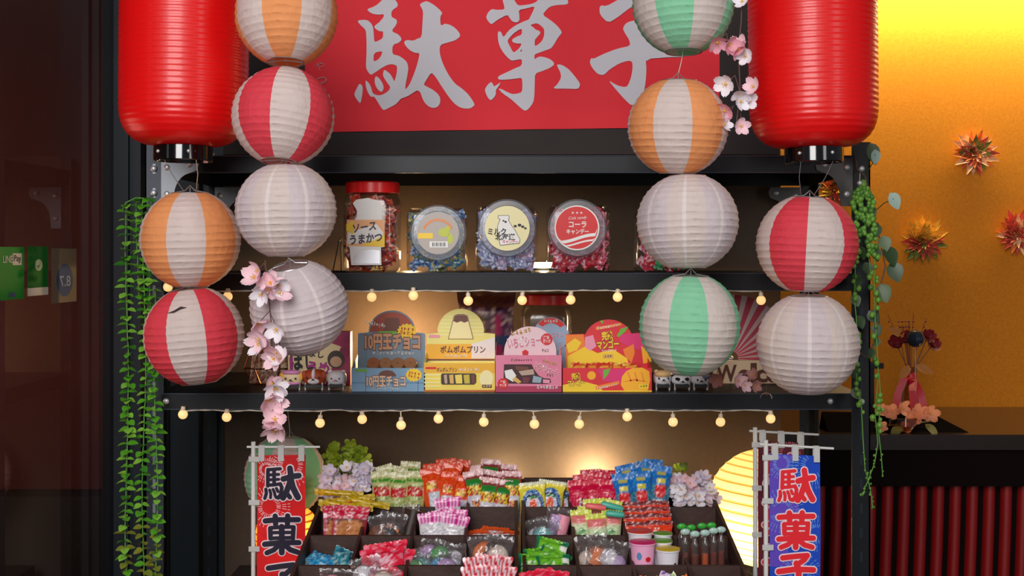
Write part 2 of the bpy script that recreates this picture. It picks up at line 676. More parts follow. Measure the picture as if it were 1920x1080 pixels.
gusset(-.722, -.0062, 1.6525, 1, m_gusset)
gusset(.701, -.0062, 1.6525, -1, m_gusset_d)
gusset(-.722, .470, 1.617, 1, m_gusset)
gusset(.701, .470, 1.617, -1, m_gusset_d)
for (x, z) in ((-.738, 1.63), (-.738, 1.58), (-.712, 1.151), (.655, 1.151), (.72, 1.15), (.72, 1.63)):
    MB().ball((x, -.005, z), .0065, 12, 8, sc=(1, .6, 1)).build('bolt', m_bolt, rack)

# ------------------------------------------------------------------ display table under the tray (below the picture)
tb = thing('display_table', 'low dark table carrying the candy trays and flags', 'table', (0, 0, 0))
MB().box((-.66, -.42, .67), (.66, .465, .70)).build('table_top', m_brownboard, tb, smooth=0)
for x in (-.62, .62):
    for y in (-.38, .42):
        MB().box((x - .02, y - .02, 0), (x + .02, y + .02, .67)).build('leg', m_brownboard, tb, smooth=0)

# ------------------------------------------------------------------ red banner on the back board
m_ban = mat('red_banner_cloth', (232, 28, 46), 0.7, bump=(60, 0.15))
m_banw = mat('banner_white_print', (208, 206, 214), 0.7)
YB = 0.5035
DB = YB - CAMY


def bp(px, py, k=0):
    p = pt(px, py, DB)
    p.y = YB - .0016 * k
    return p


ban = thing('shop_banner', 'wide red cloth banner with large white brush characters', 'banner', bp(575, 248))
mb = MB()
n = 40
vs, fs = [], []
for i in range(n + 1):
    px_ = 572 + (1349 - 572) * i / n
    yb = 248 - 10 * i / n
    for j in range(13):
        p = bp(px_, -95 + (yb + 95) * j / 12)
        p.y -= .0012 * (1 + math.sin(i * .8 + j * .25))
        vs.append(p)
for i in range(n):
    for j in range(12):
        a = i * 13 + j
        fs.append((a, a + 1, a + 14, a + 13))
mb.add(vs, fs)
mb.build('cloth', m_ban, ban)
G1 = [[(350,-15),(320,10),(285,45),(245,68),(195,85),(195,98),(215,118),(255,135),(310,138),(340,133),(345,150),(335,170),(300,210),(265,235),(254,250),(268,270),(305,292),(338,290),(336,352),(300,375),(257,392),(252,330),(246,252),(225,215),(195,190),(160,185),(110,190),(105,205),(130,235),(165,265),(180,290),(185,380),(185,500),(178,620),(195,660),(225,695),(265,668),(320,630),(375,600),(420,592),(460,605),(466,625),(462,680),(440,758),(425,720),(400,680),(345,638),(335,690),(345,720),(380,770),(405,805),(390,835),(350,865),(310,880),(275,878),(240,860),(225,800),(205,765),(175,738),(178,800),(200,860),(225,895),(255,890),(285,935),(320,995),(342,1018),(380,1000),(450,965),(480,935),(498,910),(560,890),(615,855),(650,832),(680,850),(695,900),(720,950),(760,985),(800,998),(840,985),(862,950),(862,900),(840,865),(790,825),(740,800),(708,782),(740,730),(780,668),(820,710),(870,790),(930,880),(985,950),(1040,990),(1090,1002),(1140,1000),(1180,970),(1165,935),(1120,870),(1060,815),(1000,775),(950,710),(910,640),(875,560),(855,480),(862,415),(930,395),(1000,375),(1045,340),(1042,310),(1000,260),(950,230),(900,220),(885,235),(865,235),(862,155),(885,125),(850,85),(800,45),(740,12),(700,25),(672,45),(690,75),(705,110),(700,200),(692,345),(650,360),(615,378),(550,370),(528,390),(540,420),(580,465),(630,490),(672,492),(665,540),(640,630),(610,710),(580,780),(540,832),(545,770),(560,700),(570,630),(558,575),(520,540),(480,515),(420,502),(425,415),(480,398),(508,370),(500,345),(470,315),(425,297),(422,275),(445,250),(465,215),(462,185),(440,172),(415,160),(412,115),(430,90),(470,65),(472,35),(450,5),(440,-15)],
      [(252,488),(332,472),(322,510),(300,545),(248,575)],
      [(120,768),(150,795),(148,860),(130,958),(100,925),(68,872),(95,815)],
      [(268,700),(300,720),(330,765),(345,810),(325,852),(290,830),(265,785),(258,740)]]
G2 = [[(255,-15),(258,10),(272,60),(275,90),(205,95),(155,85),(118,125),(105,165),(125,200),(155,230),(210,185),(300,138),(320,165),(345,200),(385,212),(412,195),(412,150),(405,95),(480,80),(555,60),(535,110),(510,160),(500,182),(440,205),(370,240),(310,285),(265,350),(245,300),(222,288),(212,310),(215,370),(230,430),(265,490),(305,535),(340,562),(380,555),(435,545),(435,605),(370,632),(290,670),(225,700),(212,718),(225,738),(300,735),(385,725),(435,718),(440,780),(436,850),(390,865),(345,868),(300,850),(255,825),(215,815),(260,865),(330,910),(390,965),(440,1010),(470,1022),(500,1000),(540,945),(550,870),(552,780),(555,680),(610,660),(690,630),(730,600),(730,580),(700,550),(650,530),(600,522),(570,535),(552,550),(548,505),(600,485),(640,470),(700,450),(725,420),(765,350),(800,310),(798,290),(760,240),(700,190),(625,140),(650,105),(690,65),(750,50),(850,45),(862,25),(850,-15),(590,-15),(570,20),(520,40),(460,50),(400,55),(370,15),(360,-15)],
      [(300,380),(330,340),(370,300),(435,262),(435,322),(385,340),(340,370),(355,395),(400,405),(432,402),(420,435),(385,470),(355,488),(325,430)],
      [(415,478),(435,452),(435,475)],
      [(510,232),(575,215),(610,240),(640,270),(640,330),(620,380),(585,412),(552,430),(552,370),(575,345),(605,310),(600,290),(560,275),(540,255)],
      [(155,755),(172,785),(180,800),(245,755),(215,805),(195,830),(195,880),(150,930),(120,900),(98,850),(95,820),(125,775)],
      [(755,595),(800,598),(860,635),(910,690),(970,770),(965,800),(950,822),(850,818),(715,818),(760,780),(795,720),(790,670),(765,625)]]
G3 = [[(165,75),(180,52),(230,60),(330,5),(430,-60),(640,-110),(720,-60),(640,20),(540,120),(520,60),(460,65),(400,110),(330,165),(245,215),(170,140)],
      [(380,265),(405,220),(445,200),(500,190),(560,240),(600,330),(700,380),(800,430),(940,500),(935,525),(880,528),(820,528),(590,545),(598,640),(590,760),(570,870),(520,950),(460,975),(400,920),(320,830),(245,738),(320,785),(390,805),(425,795),(455,720),(470,640),(468,570),(430,560),(350,585),(260,640),(205,695),(150,685),(100,630),(75,575),(90,535),(110,545),(200,500),(330,450),(450,425),(440,370),(400,310)]]
for g, ox in ((G1, 650), (G2, 890), (G3, 1090)):
    polys = []
    for p in g:
        p = chaikin([(ox + x / 4.908, y / 4.908) for x, y in p])
        polys.append([(q.x, q.z) for q in (bp(a, c) for a, c in p)])
    v, f = fill(polys)
    mb = MB().add([(x, YB - .0045, z) for x, z in v], f)
    mb.build('brush_character', m_banw, ban, smooth=0)
mb = MB()
c = bp(600, 124); mb.text('や', c.x, c.z, .022, .022, YB - .0045)
c = bp(604, 151); mb.text('つ', c.x, c.z, .024, .016, YB - .0045, bold=.015)
mb.build('small_lettering', mat('banner_faded_print', (190, 120, 130), 0.7), ban, smooth=0)
# ------------------------------------------------------------------ lanterns
PAPB = (55, 0.5, (1.5, 1.5, .8))
p_white = mat('paper_white', (228, 212, 206), 0.75, translucent=0.25, bump=PAPB, noise=(30, 0.03))
p_lilac = mat('paper_lilac_white', (222, 208, 212), 0.75, translucent=0.25, bump=PAPB, noise=(30, 0.03))
p_seam = mat('paper_seam', (240, 228, 226), 0.75, translucent=0.25)
p_rib = mat('paper_lit_rib', (206, 176, 104), 0.8, translucent=0.5)
p_orib = mat('paper_lit_orange_rib', (150, 90, 30), 0.8, translucent=0.4)
p_orange = mat('paper_orange', (250, 166, 104), 0.75, translucent=0.25, bump=PAPB, noise=(30, 0.04))
p_red = mat('paper_red', (232, 66, 82), 0.72, translucent=0.22, bump=PAPB, noise=(30, 0.04))
p_green = mat('paper_green', (146, 218, 176), 0.75, translucent=0.25, bump=PAPB, noise=(30, 0.04))
p_lit = mat('paper_lit_yellow', (255, 238, 190), 0.8, translucent=0.6, bump=PAPB, emit=((255, 224, 150), 0.05))
p_litor = mat('paper_lit_orange', (255, 196, 110), 0.8, translucent=0.6, bump=PAPB, emit=((255, 130, 40), 0.12))
m_wire = mat('lantern_wire', (190, 190, 190), 0.35, metal=0.9)
m_thread = mat('hanging_thread', (196, 190, 180), 0.6)


def lantern(name, label, cx, cy, rpx, D, cols, phase=0, squash=.93, rot=(0, 0, 0), ribs=17, amp=.027, group='paper lanterns', hang=None, helix=1.0, seed=1, seam=None, open_=.36, tear=False, ribmat=None):
    """round paper lantern; cols = the two alternating papers of its eight gores; phase turns them"""
    rnd = random.Random(seed)
    a = rpx * D / F
    bz = a * squash * 1.04
    c = pt(cx, cy, D)
    phase += math.atan2(c.x, D)        # gores counted from the side that faces the viewer's spot on the street
    t = thing(name, label, 'lantern', c, rot, group)
    nseg, sub = 80, 8
    th0 = math.asin(open_)
    nrow = ribs * sub
    vs, fs, ms = [], [], []
    jit = [rnd.uniform(-.004, .004) for _ in range(ribs + 2)]
    for i in range(nrow + 1):
        fr = i / nrow
        for k in range(nseg + 1):
            w = 2 * PI * k / nseg
            th = th0 + (PI - 2 * th0) * fr
            rib = fr * ribs + helix * k / nseg
            q = rib - math.floor(rib)
            sag = 1 - amp * (math.sin(PI * q) ** .42) + jit[int(rib) % len(jit)]
            gor = 1 - .010 * abs(math.sin((w + phase) * 4)) ** 3
            wr = 1 + .0035 * math.sin(w * 23 + rib * 2.1 + seed) * math.sin(PI * q)
            r = a * math.sin(th) * sag * gor * wr
            az = w + PI / 2       # seam at the back
            vs.append((r * math.cos(az), r * math.sin(az), bz * math.cos(th)))
    W = nseg + 1
    for i in range(nrow):
        for k in range(nseg):
            fs.append((i * W + k, (i + 1) * W + k, (i + 1) * W + k + 1, i * W + k + 1))
            w = 2 * PI * (k + .5) / nseg
            g = int(math.floor((w - PI + phase + PI / 8) / (PI / 4)))
            rib = (i + .5) / nrow * ribs + helix * (k + .5) / nseg
            q = rib - math.floor(rib)
            ms.append(2 if (ribmat and (q < .1 or q > .93)) else (2 if (seam and (k + nseg // 24) % (nseg // 8) == 0) else g % 2))
    mb = MB().add(vs, fs, ms)
    o = mb.build('paper_shade', [cols[0], cols[1]] + ([ribmat or seam] if (ribmat or seam) else []), t, smooth=60, local=True)
    if tear:
        mt = MB()
        pts = [(-.026, .0, .052), (-.012, 0, .056), (.0, 0, .062), (.012, 0, .059), (.0, 0, .057), (-.012, 0, .052)]
        vv = []
        for (x, _, z) in pts:
            rr = a * math.sqrt(max(0, 1 - (z / bz) ** 2))
            vv.append((x, -math.sqrt(max(0, rr * rr - x * x)) * 1.003, z))
        mt.add(vv, [tuple(range(6))])
        mt.build('tear', mat('dark_tear', (60, 40, 42), 0.9), o, smooth=0, local=True)
    # wire spreader: rings at both openings, cross wire and an upright loop
    mb = MB()
    ro = a * open_ * .98
    for s in (1, -1):
        z = bz * math.cos(th0) * s
        mb.tube([(ro * math.cos(2 * PI * k / 24), ro * math.sin(2 * PI * k / 24), z) for k in range(25)], .0012, 6)
    zt = bz * math.cos(th0)
    mb.tube([(-ro, 0, zt), (-ro * .3, 0, zt + .004), (-.006, 0, zt + .008), (0, 0, zt + .014), (.006, 0, zt + .008), (ro * .3, 0, zt + .004), (ro, 0, zt)], .0011, 6)
    mb.tube([(0, 0, zt + .010), (0, 0, -zt)], .0009, 6)
    mb.tube([(-ro, 0, -zt), (0, 0, -zt + .004), (ro, 0, -zt)], .0011, 6)
    mb.build('wire_spreader', m_wire, t, local=True)
    if hang is not None:
        Rm = Euler(rot).to_matrix()
        top = c + Rm @ Vector((0, 0, zt + .012))
        loc = [Rm.transposed() @ (Vector(p) - c) for p in (top, hang)]
        MB().tube([loc[0], (loc[0] + loc[1]) / 2 + Vector((.001, 0, 0)), loc[1]], .0008, 6).build('hanging_thread', m_thread, t, local=True)
    t['base'] = 0
    del t['base']
    return t, c, bz * math.cos(th0)


# big red barrel lanterns -----------------------------------------------------------
m_redv = mat('red_lantern_vinyl', (238, 14, 16), 0.36, coat=0.2, translucent=0.16, bump=(30, 0.15, (1, 1, 3)))
m_cap = mat('black_gloss_cap', (10, 10, 12), 0.08, coat=0.6)
m_capin = mat('cap_underside', (150, 42, 26), 0.6)


def barrel(label, cx, y_bot, rpx, D, capc, rot, hook_x):
    a = rpx * D / F
    c = pt(cx, y_bot, D)
    t = thing('red_lantern', label, 'lantern', c, rot, 'red barrel lanterns')
    H = .475
    prof = []
    n = 44
    rows = 4

    def rad(z):
        e = .078
        d = min(z, H - z)
        r = a * (.985 + .015 * math.sin(PI * z / H))
        if d < e:
            q = 1 - d / e
            r *= .46 + .54 * (1 - q ** 2.7) ** .5
        return r
    for i in range(n * rows + 1):
        z = H * i / (n * rows)
        q = (i % rows) / rows
        prof.append((rad(z) * (1 - .009 * math.sin(PI * q) ** .8), z))
    MB().lathe(prof, 96).build('vinyl_shade', m_redv, t, smooth=50, local=True)
    rc = a * .455
    for nm, z0, s in (('bottom_rim', 0, -1), ('top_rim', H, 1)):
        mb = MB().lathe([(rc * .93, z0), (rc, z0 + s * .001), (rc, z0 + s * .027), (rc * .97, z0 + s * .029), (rc * .95, z0 + s * .027), (rc * .95, z0)], 64)
        o = mb.build(nm, m_cap, t, smooth=30, local=True)
        if s < 0:
            MB().lathe([(rc * .949, -.022), (.001, -.018)], 48).build('rim_lining', m_capin, o, local=True)
            mb = MB()
            for w in (-2.3, -1.15, .4, 2.2):
                mb.ball((rc * 1.0 * math.cos(w), rc * 1.0 * math.sin(w), -.013), .0035, 10, 6)
            mb.build('rivet', m_bolt, o, local=True)
    Rm = Euler(rot).to_matrix()
    up = Rm @ Vector((0, 0, H + .02)) + c
    hk = Vector((hook_x, -.22, 2.13))
    mb = MB()
    for sx in (-1, 1):
        mb.tube([Rm.transposed() @ (Rm @ Vector((sx * rc, 0, H + .012))), Rm.transposed() @ (hk - c)], .0012, 6)
    mb.build('hanging_wire', m_wire, t, local=True)
    return t, c, rc, Rm


redl, cl, rcl, Rl = barrel('large glossy red ribbed barrel lantern hanging above the orange striped lantern at the left post', 344, 274, 119.5, 2.43, 0, (0, R(0.6), 0), -.62)
redr, cr, rcr, Rr = barrel('large glossy red ribbed barrel lantern hanging in front of the gold wall', 1526, 277, 119.5, 2.43, 0, (0, R(-0.8), 0), .575)

DA, DBk = 2.30, 2.43
W_ = p_white
chainA = [('orange and white striped paper lantern cut by the picture top, left of the banner', 537, 28, 97, (p_orange, p_white), R(4), (R(-9), 0, 0), .98, 1),
          ('red and white striped paper lantern second in its chain, touching the banner\'s left edge', 531, 219, 97, (p_white, p_red), R(-6), (R(-11), R(3), 0), .93, 2),
          ('plain white paper lantern hanging below the red striped one, beside the tall red-lidded jar', 536, 395, 97, (p_white, p_lilac), R(20), (R(1), 0, 0), .90, 3),
          ('plain white paper lantern tilted forward with its open top showing, lowest of its chain', 561, 577, 93, (p_lilac, p_lilac), R(10), (R(17), R(-9), 0), .93, 4)]
chainC = [('green and white striped paper lantern cut by the picture top, in front of the banner', 1281, 6, 97, (p_green, p_white), R(11), (R(-4), 0, 0), .98, 5),
          ('orange and white striped paper lantern in front of the banner\'s lower right corner', 1271, 238, 96, (p_white, p_orange), R(5), (R(3), 0, 0), .925, 6),
          ('plain white paper lantern covering the right end of the jar shelf', 1289, 416, 97, (p_white, p_lilac), R(0), (R(-2), 0, 0), .91, 7),
          ('green and white striped paper lantern above the small animal boxes, beside the pink fan', 1293, 609, 96, (p_green, p_white), R(-1), (R(2), R(1), 0), .98, 8)]
chainB = [('orange and white striped paper lantern under the left red barrel lantern', 357, 449, 95, (p_white, p_orange), R(4), (R(2), 0, 0), .945, 9),
          ('torn red and white striped paper lantern beside the leafy green garland', 364, 630, 95, (p_white, p_red), R(8), (R(2), R(-6), 0), .95, 10)]
chainD = [('red and white striped paper lantern under the right red barrel lantern', 1513, 458, 97, (p_red, p_white), R(24), (R(1), R(3), 0), .925, 11),
          ('plain white paper lantern lowest under the right red barrel, lit warm by the gold wall', 1515, 645, 97, (p_lilac, p_white), R(-4), (R(3), 0, 0), .96, 12)]
for ch, D, hx, hy in ((chainA, DA, None, None), (chainC, DA, None, None), (chainB, DBk, cl, rcl), (chainD, DBk, cr, rcr)):
    prev = None
    for i, (lab, cx, cy, rp, cols, ph, rot, sq, sd) in enumerate(ch):
        c = pt(cx, cy, D)
        if prev is None:
            hang = (c.x, -.22, 2.13) if hx is None else None
        else:
            hang = prev
        t, c, zz = lantern('paper_lantern', lab, cx, cy, rp, D, cols, ph, sq, rot, hang=hang, seed=sd, helix=(1.0 if sd % 2 else -1.0), tear=(sd == 10), seam=(p_seam if cols[0] is not p_green and sd in (3, 4, 7, 12) else None))
        if i == 0 and hx is not None:     # two wires up to the rim of the red lantern
            mb = MB()
            for s in (-1, 1):
                mb.tube([Vector((s * .012, -.004, zz + .004)), Vector((s * .020, -.012, zz + .012)).lerp((hx - c) + Vector((s * hy * .6, -hy * .8, -.012)), .35), (hx - c) + Vector((s * hy * .6, -hy * .8, -.012))], .0007, 6)
            o = mb.build('hanging_wire', m_wire, t, local=True)
            o.rotation_euler = Euler(rot).to_matrix().transposed().to_euler()
        prev = c - Vector((0, 0, zz - .004))

# green lantern behind the red flag, hung from the shelf above, and the two lit ones
t, c, zz = lantern('paper_lantern', 'green and white striped paper lantern behind the red flag', 534, 892, 77, 3.02, (p_white, p_green), R(4), .97, (R(-4), R(6), 0), hang=(pt(534, 892, 3.02).x, .38, 1.133), seed=21)
t, c, zz = lantern('lit_lantern', 'glowing orange paper lantern standing behind the red flag', 540, 1003, 62, 2.88, (p_litor, p_litor), 0, .93, (0, 0, 0), seed=22, group='lit paper lanterns', ribs=11, ribmat=p_orib, helix=0)
point('lit_lantern_bulb', (c.x + .012, c.y - .03, c.z), .55, (1.0, 0.55, 0.2), .015)
MB().lathe([(.028, .70), (.028, .708), (.012, .712), (.012, c.z - zz + .03), (.001, c.z - zz + .03)], 20, M=Matrix.Translation((c.x, c.y, 0))).build('lamp_foot', m_black, t)
t, c, zz = lantern('lit_lantern', 'big glowing yellow paper lantern at the right end of the tray', 1429, 952, 105, 2.99, (p_lit, p_lit), 0, 1.0, (R(-4), R(9), 0), seed=23, group='lit paper lanterns', ribs=17, ribmat=p_rib, open_=.2, helix=0)
point('lit_lantern_bulb', (c.x - .045, c.y - .05, c.z - .045), 2.1, (1.0, 0.68, 0.32), .015)
MB().lathe([(.035, .70), (.035, .708), (.012, .712), (.012, c.z - zz + .03), (.001, c.z - zz + .03)], 20, M=Matrix.Translation((c.x, c.y, 0))).build('lamp_foot', m_black, t)

# ------------------------------------------------------------------ string lights
m_bulb = mat('warm_bulb', (240, 200, 150), 0.4, emit=((255, 206, 132), .8))
m_cable = mat('clear_cable', (205, 195, 180), 0.35)
m_sock = mat('bulb_socket', (226, 208, 180), 0.35)


def bulbs(label, pts, zcab, D, sag=6):
    t = thing('string_light', label, 'string light', pt(pts[0][0], pts[0][1], D))
    path = []
    for i, (x, y) in enumerate(pts):
        path.append(pt(x, zcab, D))
        if i < len(pts) - 1:
            x2 = pts[i + 1][0]
            for q in (.25, .5, .75):
                path.append(pt(x + (x2 - x) * q, zcab - sag * math.sin(PI * q) * .6 + random.uniform(-1, 1.5), D))
    a1 = [p + Vector((0, .0008 * math.cos(i * 2.2), .0009 * math.sin(i * 2.2))) for i, p in enumerate(path)]
    a2 = [p - Vector((0, .0008 * math.cos(i * 2.2), .0009 * math.sin(i * 2.2))) for i, p in enumerate(path)]
    mb = MB().tube(a1, .0009, 6)
    mb.tube(a2, .0009, 6)
    mb.build('cable', m_cable, t)
    for (x, y) in pts:
        c = pt(x, y, D)
        lean = random.uniform(-.004, .004)
        o = MB().ball(c, .0098, 16, 12).build('bulb', m_bulb, t)
        top = pt(x, zcab, D)
        mb = MB().tube([c + Vector((0, 0, .0085)), c + Vector((lean * .3, 0, .0165))], [.0052, .0042], 10)
        if top.z > c.z + .017:
            mb.tube([c + Vector((lean * .3, 0, .0165)), (top.x + lean, top.y, max(top.z, c.z + .018))], .0014, 6)
        mb.build('socket', m_sock, o)
    return t


bulbs('string of warm round bulbs hanging under the jar shelf', [(315, 538), (427, 556), (562, 553), (697, 557), (775, 554), (878, 564), (979, 563), (1070, 562), (1158, 557), (1290, 556), (1427, 563)], 546, 2.622, 2)
bulbs('string of warm round bulbs hanging under the box shelf', [(343, 777), (425, 782), (511, 785), (600, 793), (679, 786), (752, 797), (822, 785), (907, 791), (1002, 795), (1086, 795), (1176, 781), (1262, 791), (1351, 791), (1445, 785)], 771, 2.622, 3)


# ------------------------------------------------------------------ blossoms
pk1 = mat('blossom_pink', (250, 212, 222), 0.6, translucent=0.2)
pk2 = mat('blossom_deep_pink', (236, 170, 186), 0.6, translucent=0.2)
pk3 = mat('blossom_white', (248, 243, 250), 0.6, translucent=0.2)
pk4 = mat('blossom_lilac', (230, 220, 240), 0.6, translucent=0.2)
m_yel = mat('stamen_yellow', (224, 170, 60), 0.6)
m_twig = mat('brown_twig', (96, 66, 62), 0.7)


def blossom(mb, r, M, mi=0, mc=1, petals=5, cup=.35, seed=0):
    rnd = random.Random(seed)
    for k in range(petals):
        w0 = 2 * PI * k / petals + rnd.uniform(-.1, .1)
        vs, fs = [], []
        nu, nv = 4, 5
        cu = cup + rnd.uniform(-.15, .2)
        for j in range(nv + 1):
            v = j / nv
            wid = .68 * min(1, v / .6 + .12) ** .8 * math.sqrt(max(.02, 1 - (max(0, v - .55) / .46) ** 2))
            for i in range(nu + 1):
                u = -1 + 2 * i / nu
                rr = v * (1 - .10 * (1 - abs(u)) * (v > .9))
                x = rr
                y = u * wid * .62
                z = cu * v * v + .12 * abs(u) * v
                ca, sa = math.cos(w0), math.sin(w0)
                vs.append((r * (x * ca - y * sa), r * (x * sa + y * ca), r * z))
        for j in range(nv):
            for i in range(nu):
                a = j * (nu + 1) + i
                fs.append((a, a + 1, a + nu + 2, a + nu + 1))
        mb.add(vs, fs, mi, M)
    mb.ball((0, 0, r * .1), r * .13, 8, 5, mc, M=M)
    for k in range(5):
        w = 2 * PI * k / 5 + .4
        mb.ball((r * .22 * math.cos(w), r * .22 * math.sin(w), r * .22), r * .05, 6, 4, mc, M=M)
    return mb


def facing(c, tx, tz, spin):
    """matrix whose local +Z looks at the street (-Y), tipped by tx sideways and tz upward"""
    return Matrix.Translation(c) @ (Euler((R(90) - tz, 0, tx)).to_matrix() @ Euler((0, 0, spin)).to_matrix()).to_4x4()


def blossom_spray(label, stem, flowers, D, rpx=13, mats=(pk1, pk3), seed=3):
    rnd = random.Random(seed)
    t = thing('blossom_spray', label, 'artificial flowers', pt(*stem[0], D))
    mb = MB()
    mb.tube([pt(x, y, D + .006) for x, y in stem], .0012, 6)
    mb.build('stem', m_twig, t)
    for (x, y, n) in flowers:
        for k in range(n):
            c = pt(x + rnd.uniform(-1, 1) * rpx * 1.1 * (n > 1), y + rnd.uniform(-1, 1) * rpx * .9 * (n > 1), D - rnd.uniform(0, .02))
            m1 = rnd.choice(mats)
            mb = MB()
            blossom(mb, rpx * D / F * rnd.uniform(.85, 1.15) * 1.15, facing(c, rnd.uniform(-.8, .8), rnd.uniform(-.9, .5), rnd.uniform(0, 6)), 0, 1, seed=rnd.randint(0, 999), cup=.55)
            mb.tube([c + Vector((0, .004, 0)), pt(x, y - rpx * 1.4, D + .004)], .0008, 5, 2)
            mb.build('blossom', [m1, m_yel, m_twig], t)
    return t


blossom_spray('pink cherry blossom spray hanging in front of the tilted white lantern', [(497, 488), (500, 520), (508, 600), (511, 680), (508, 740), (511, 790)],
              [(495, 520, 3), (508, 548, 3), (500, 533, 2), (505, 610, 2), (500, 640, 3), (522, 655, 3), (498, 722, 2), (515, 738, 3), (511, 795, 3)], 2.19, 19, (pk1, pk1, pk3), 4)
blossom_spray('pale pink cherry blossom spray hanging beside the right red barrel lantern', [(1391, -60), (1390, 40), (1384, 90), (1388, 170), (1381, 230)],
              [(1392, 3, 1), (1362, 86, 2), (1382, 97, 3), (1398, 105, 1), (1378, 165, 2), (1400, 177, 2), (1388, 190, 1), (1376, 222, 2), (1389, 236, 1)], 2.26, 17, (pk1, pk2, pk3), 8)
# ------------------------------------------------------------------ hanging greenery
lf = [mat('leaf_green', (92, 172, 44), 0.45, translucent=0.2), mat('leaf_dark_green', (58, 132, 38), 0.45, translucent=0.2), mat('leaf_lime', (136, 200, 70), 0.45, translucent=0.2), mat('leaf_olive_lit', (132, 140, 48), 0.45, translucent=0.2)]
m_stem = mat('green_stem', (90, 150, 60), 0.5)


def leaf(mb, base, d, L, wid, nrm, mi):
    """round leaf from base along d, folded a little at its midrib"""
    d = d.normalized()
    s = d.cross(nrm).normalized()
    n = s.cross(d).normalized()
    vs, fs = [], []
    N = 6
    for j in range(N + 1):
        v = j / N
        ww = wid * math.sin(PI * (v ** .8) * .98 + .02) ** .75 * .5
        ctr = base + d * L * v - n * L * .18 * v * v
        vs += [ctr - s * ww + n * ww * .25, ctr, ctr + s * ww + n * ww * .25]
    for j in range(N):
        a = j * 3
        fs += [(a, a + 1, a + 4, a + 3), (a + 1, a + 2, a + 5, a + 4)]
    mb.add(vs, fs, mi)


gar = thing('leaf_garland', 'bright green round-leaved garland hanging down the left rack post', 'artificial plant', pt(268, 372, 2.56))
MB().tube([pt(228, 396, 2.56), pt(236, 380, 2.55), pt(254, 371, 2.56), pt(272, 372, 2.57), pt(288, 378, 2.57), pt(296, 392, 2.57), pt(280, 372, 2.6), pt(284, 366, 2.636)], .0013, 6).build('stem', m_stem, gar)
rg = random.Random(5)
for (x0, ya, yb, D, amp) in ((238, 384, 1120, 2.55, 3), (270, 372, 1130, 2.565, 3.5), (292, 545, 1120, 2.575, 3), (258, 372, 560, 2.575, 3), (282, 374, 640, 2.57, 3)):
    path = []
    y = ya
    while y < yb:
        path.append((x0 + amp * math.sin(y * .012 + x0) + rg.uniform(-.8, .8), y))
        y += 14
    st = MB().tube([pt(x, yy, D) for x, yy in path], .0011, 6).build('strand', m_stem, gar)
    mb = MB()
    for i, (x, yy) in enumerate(path):
        base = pt(x, yy, D)
        w = rg.uniform(0, PI)
        for s in (0, 1):
            az = w + s * PI + rg.uniform(-.5, .5)
            d = Vector((math.cos(az), math.sin(az) * .7 - .12, rg.uniform(-.30, .18)))
            big = rg.random() < .25
            L = rg.uniform(.014, .020) * (1.2 if big else 1)
            mi = 3 if (yy > 985 and rg.random() < .65) else rg.choice([0, 0, 0, 1, 2, 2])  # olive tint paints warm light onto the lowest leaves
            nrm = Vector((rg.uniform(-.3, .3), rg.uniform(-.5, -.1), rg.uniform(.7, 1.1)))
            leaf(mb, base, d, L, L * .85, nrm, mi)
        if rg.random() < .3:
            leaf(mb, base, Vector((rg.uniform(-.6, .6), -.9, -.25)), .019, .018, Vector((0, -.5, .9)), rg.choice([0, 2]))
    mb.build('leaves', lf, st)

pearl = [mat('pearl_green', (104, 156, 56), 0.35, translucent=0.15), mat('pearl_dark_green', (70, 122, 44), 0.35, translucent=0.15)]
sp = thing('pearl_vine', 'string-of-pearls vine with green beads hanging down the right rack post', 'artificial plant', pt(1612, 350, 2.575))
for (pts_, dens, rr) in (([(1612, 345), (1604, 380), (1606, 440), (1604, 500), (1602, 560), (1606, 600), (1605, 650), (1606, 720), (1615, 760), (1618, 820), (1622, 880), (1629, 905), (1634, 930), (1636, 952)], 1, .0052),
                         ([(1618, 348), (1630, 372), (1636, 420), (1640, 480), (1639, 540), (1641, 600), (1645, 660), (1647, 700), (1644, 740), (1641, 780), (1646, 830), (1640, 868), (1630, 895), (1622, 915), (1617, 930)], 1, .0054),
                         ([(1615, 352), (1618, 385), (1622, 420), (1628, 470), (1634, 530)], 1, .0054),
                         ([(1648, 700), (1652, 760), (1646, 800), (1652, 850), (1655, 892)], .45, .004)):
    path = [pt(x, y, 2.578) for x, y in pts_]
    fine = []
    for i in range(len(path) - 1):
        for q in range(6):
            fine.append(path[i].lerp(path[i + 1], q / 6))
    fine.append(path[-1])
    st = MB().tube(fine, .0010, 6).build('strand', m_stem, sp)
    mb = MB()
    for i, p in enumerate(fine):
        v = i / len(fine)
        yp = 480 + (CAMZ - p.z) * F / (p.y - CAMY)
        prob = .95 if yp < 470 else (.75 if yp < 560 else (.45 if yp < 780 else .22))
        for k in range(2 if yp < 480 else 1):
            if rg.random() < prob * dens + (.5 if yp > 860 else 0):
                r_ = rr * rg.uniform(.75, 1.15) * (1 if yp < 840 else .42)
                a = rg.uniform(0, 2 * PI)
                mb.ball(p + Vector((math.cos(a) * r_ * 1.25, -abs(math.sin(a)) * r_ * 1.1, rg.uniform(-.003, .003))), r_, 9, 7, rg.choice([0, 0, 0, 1]), sc=(1, 1, 1.12))
    mb.build('pearl_leaves', pearl, st)

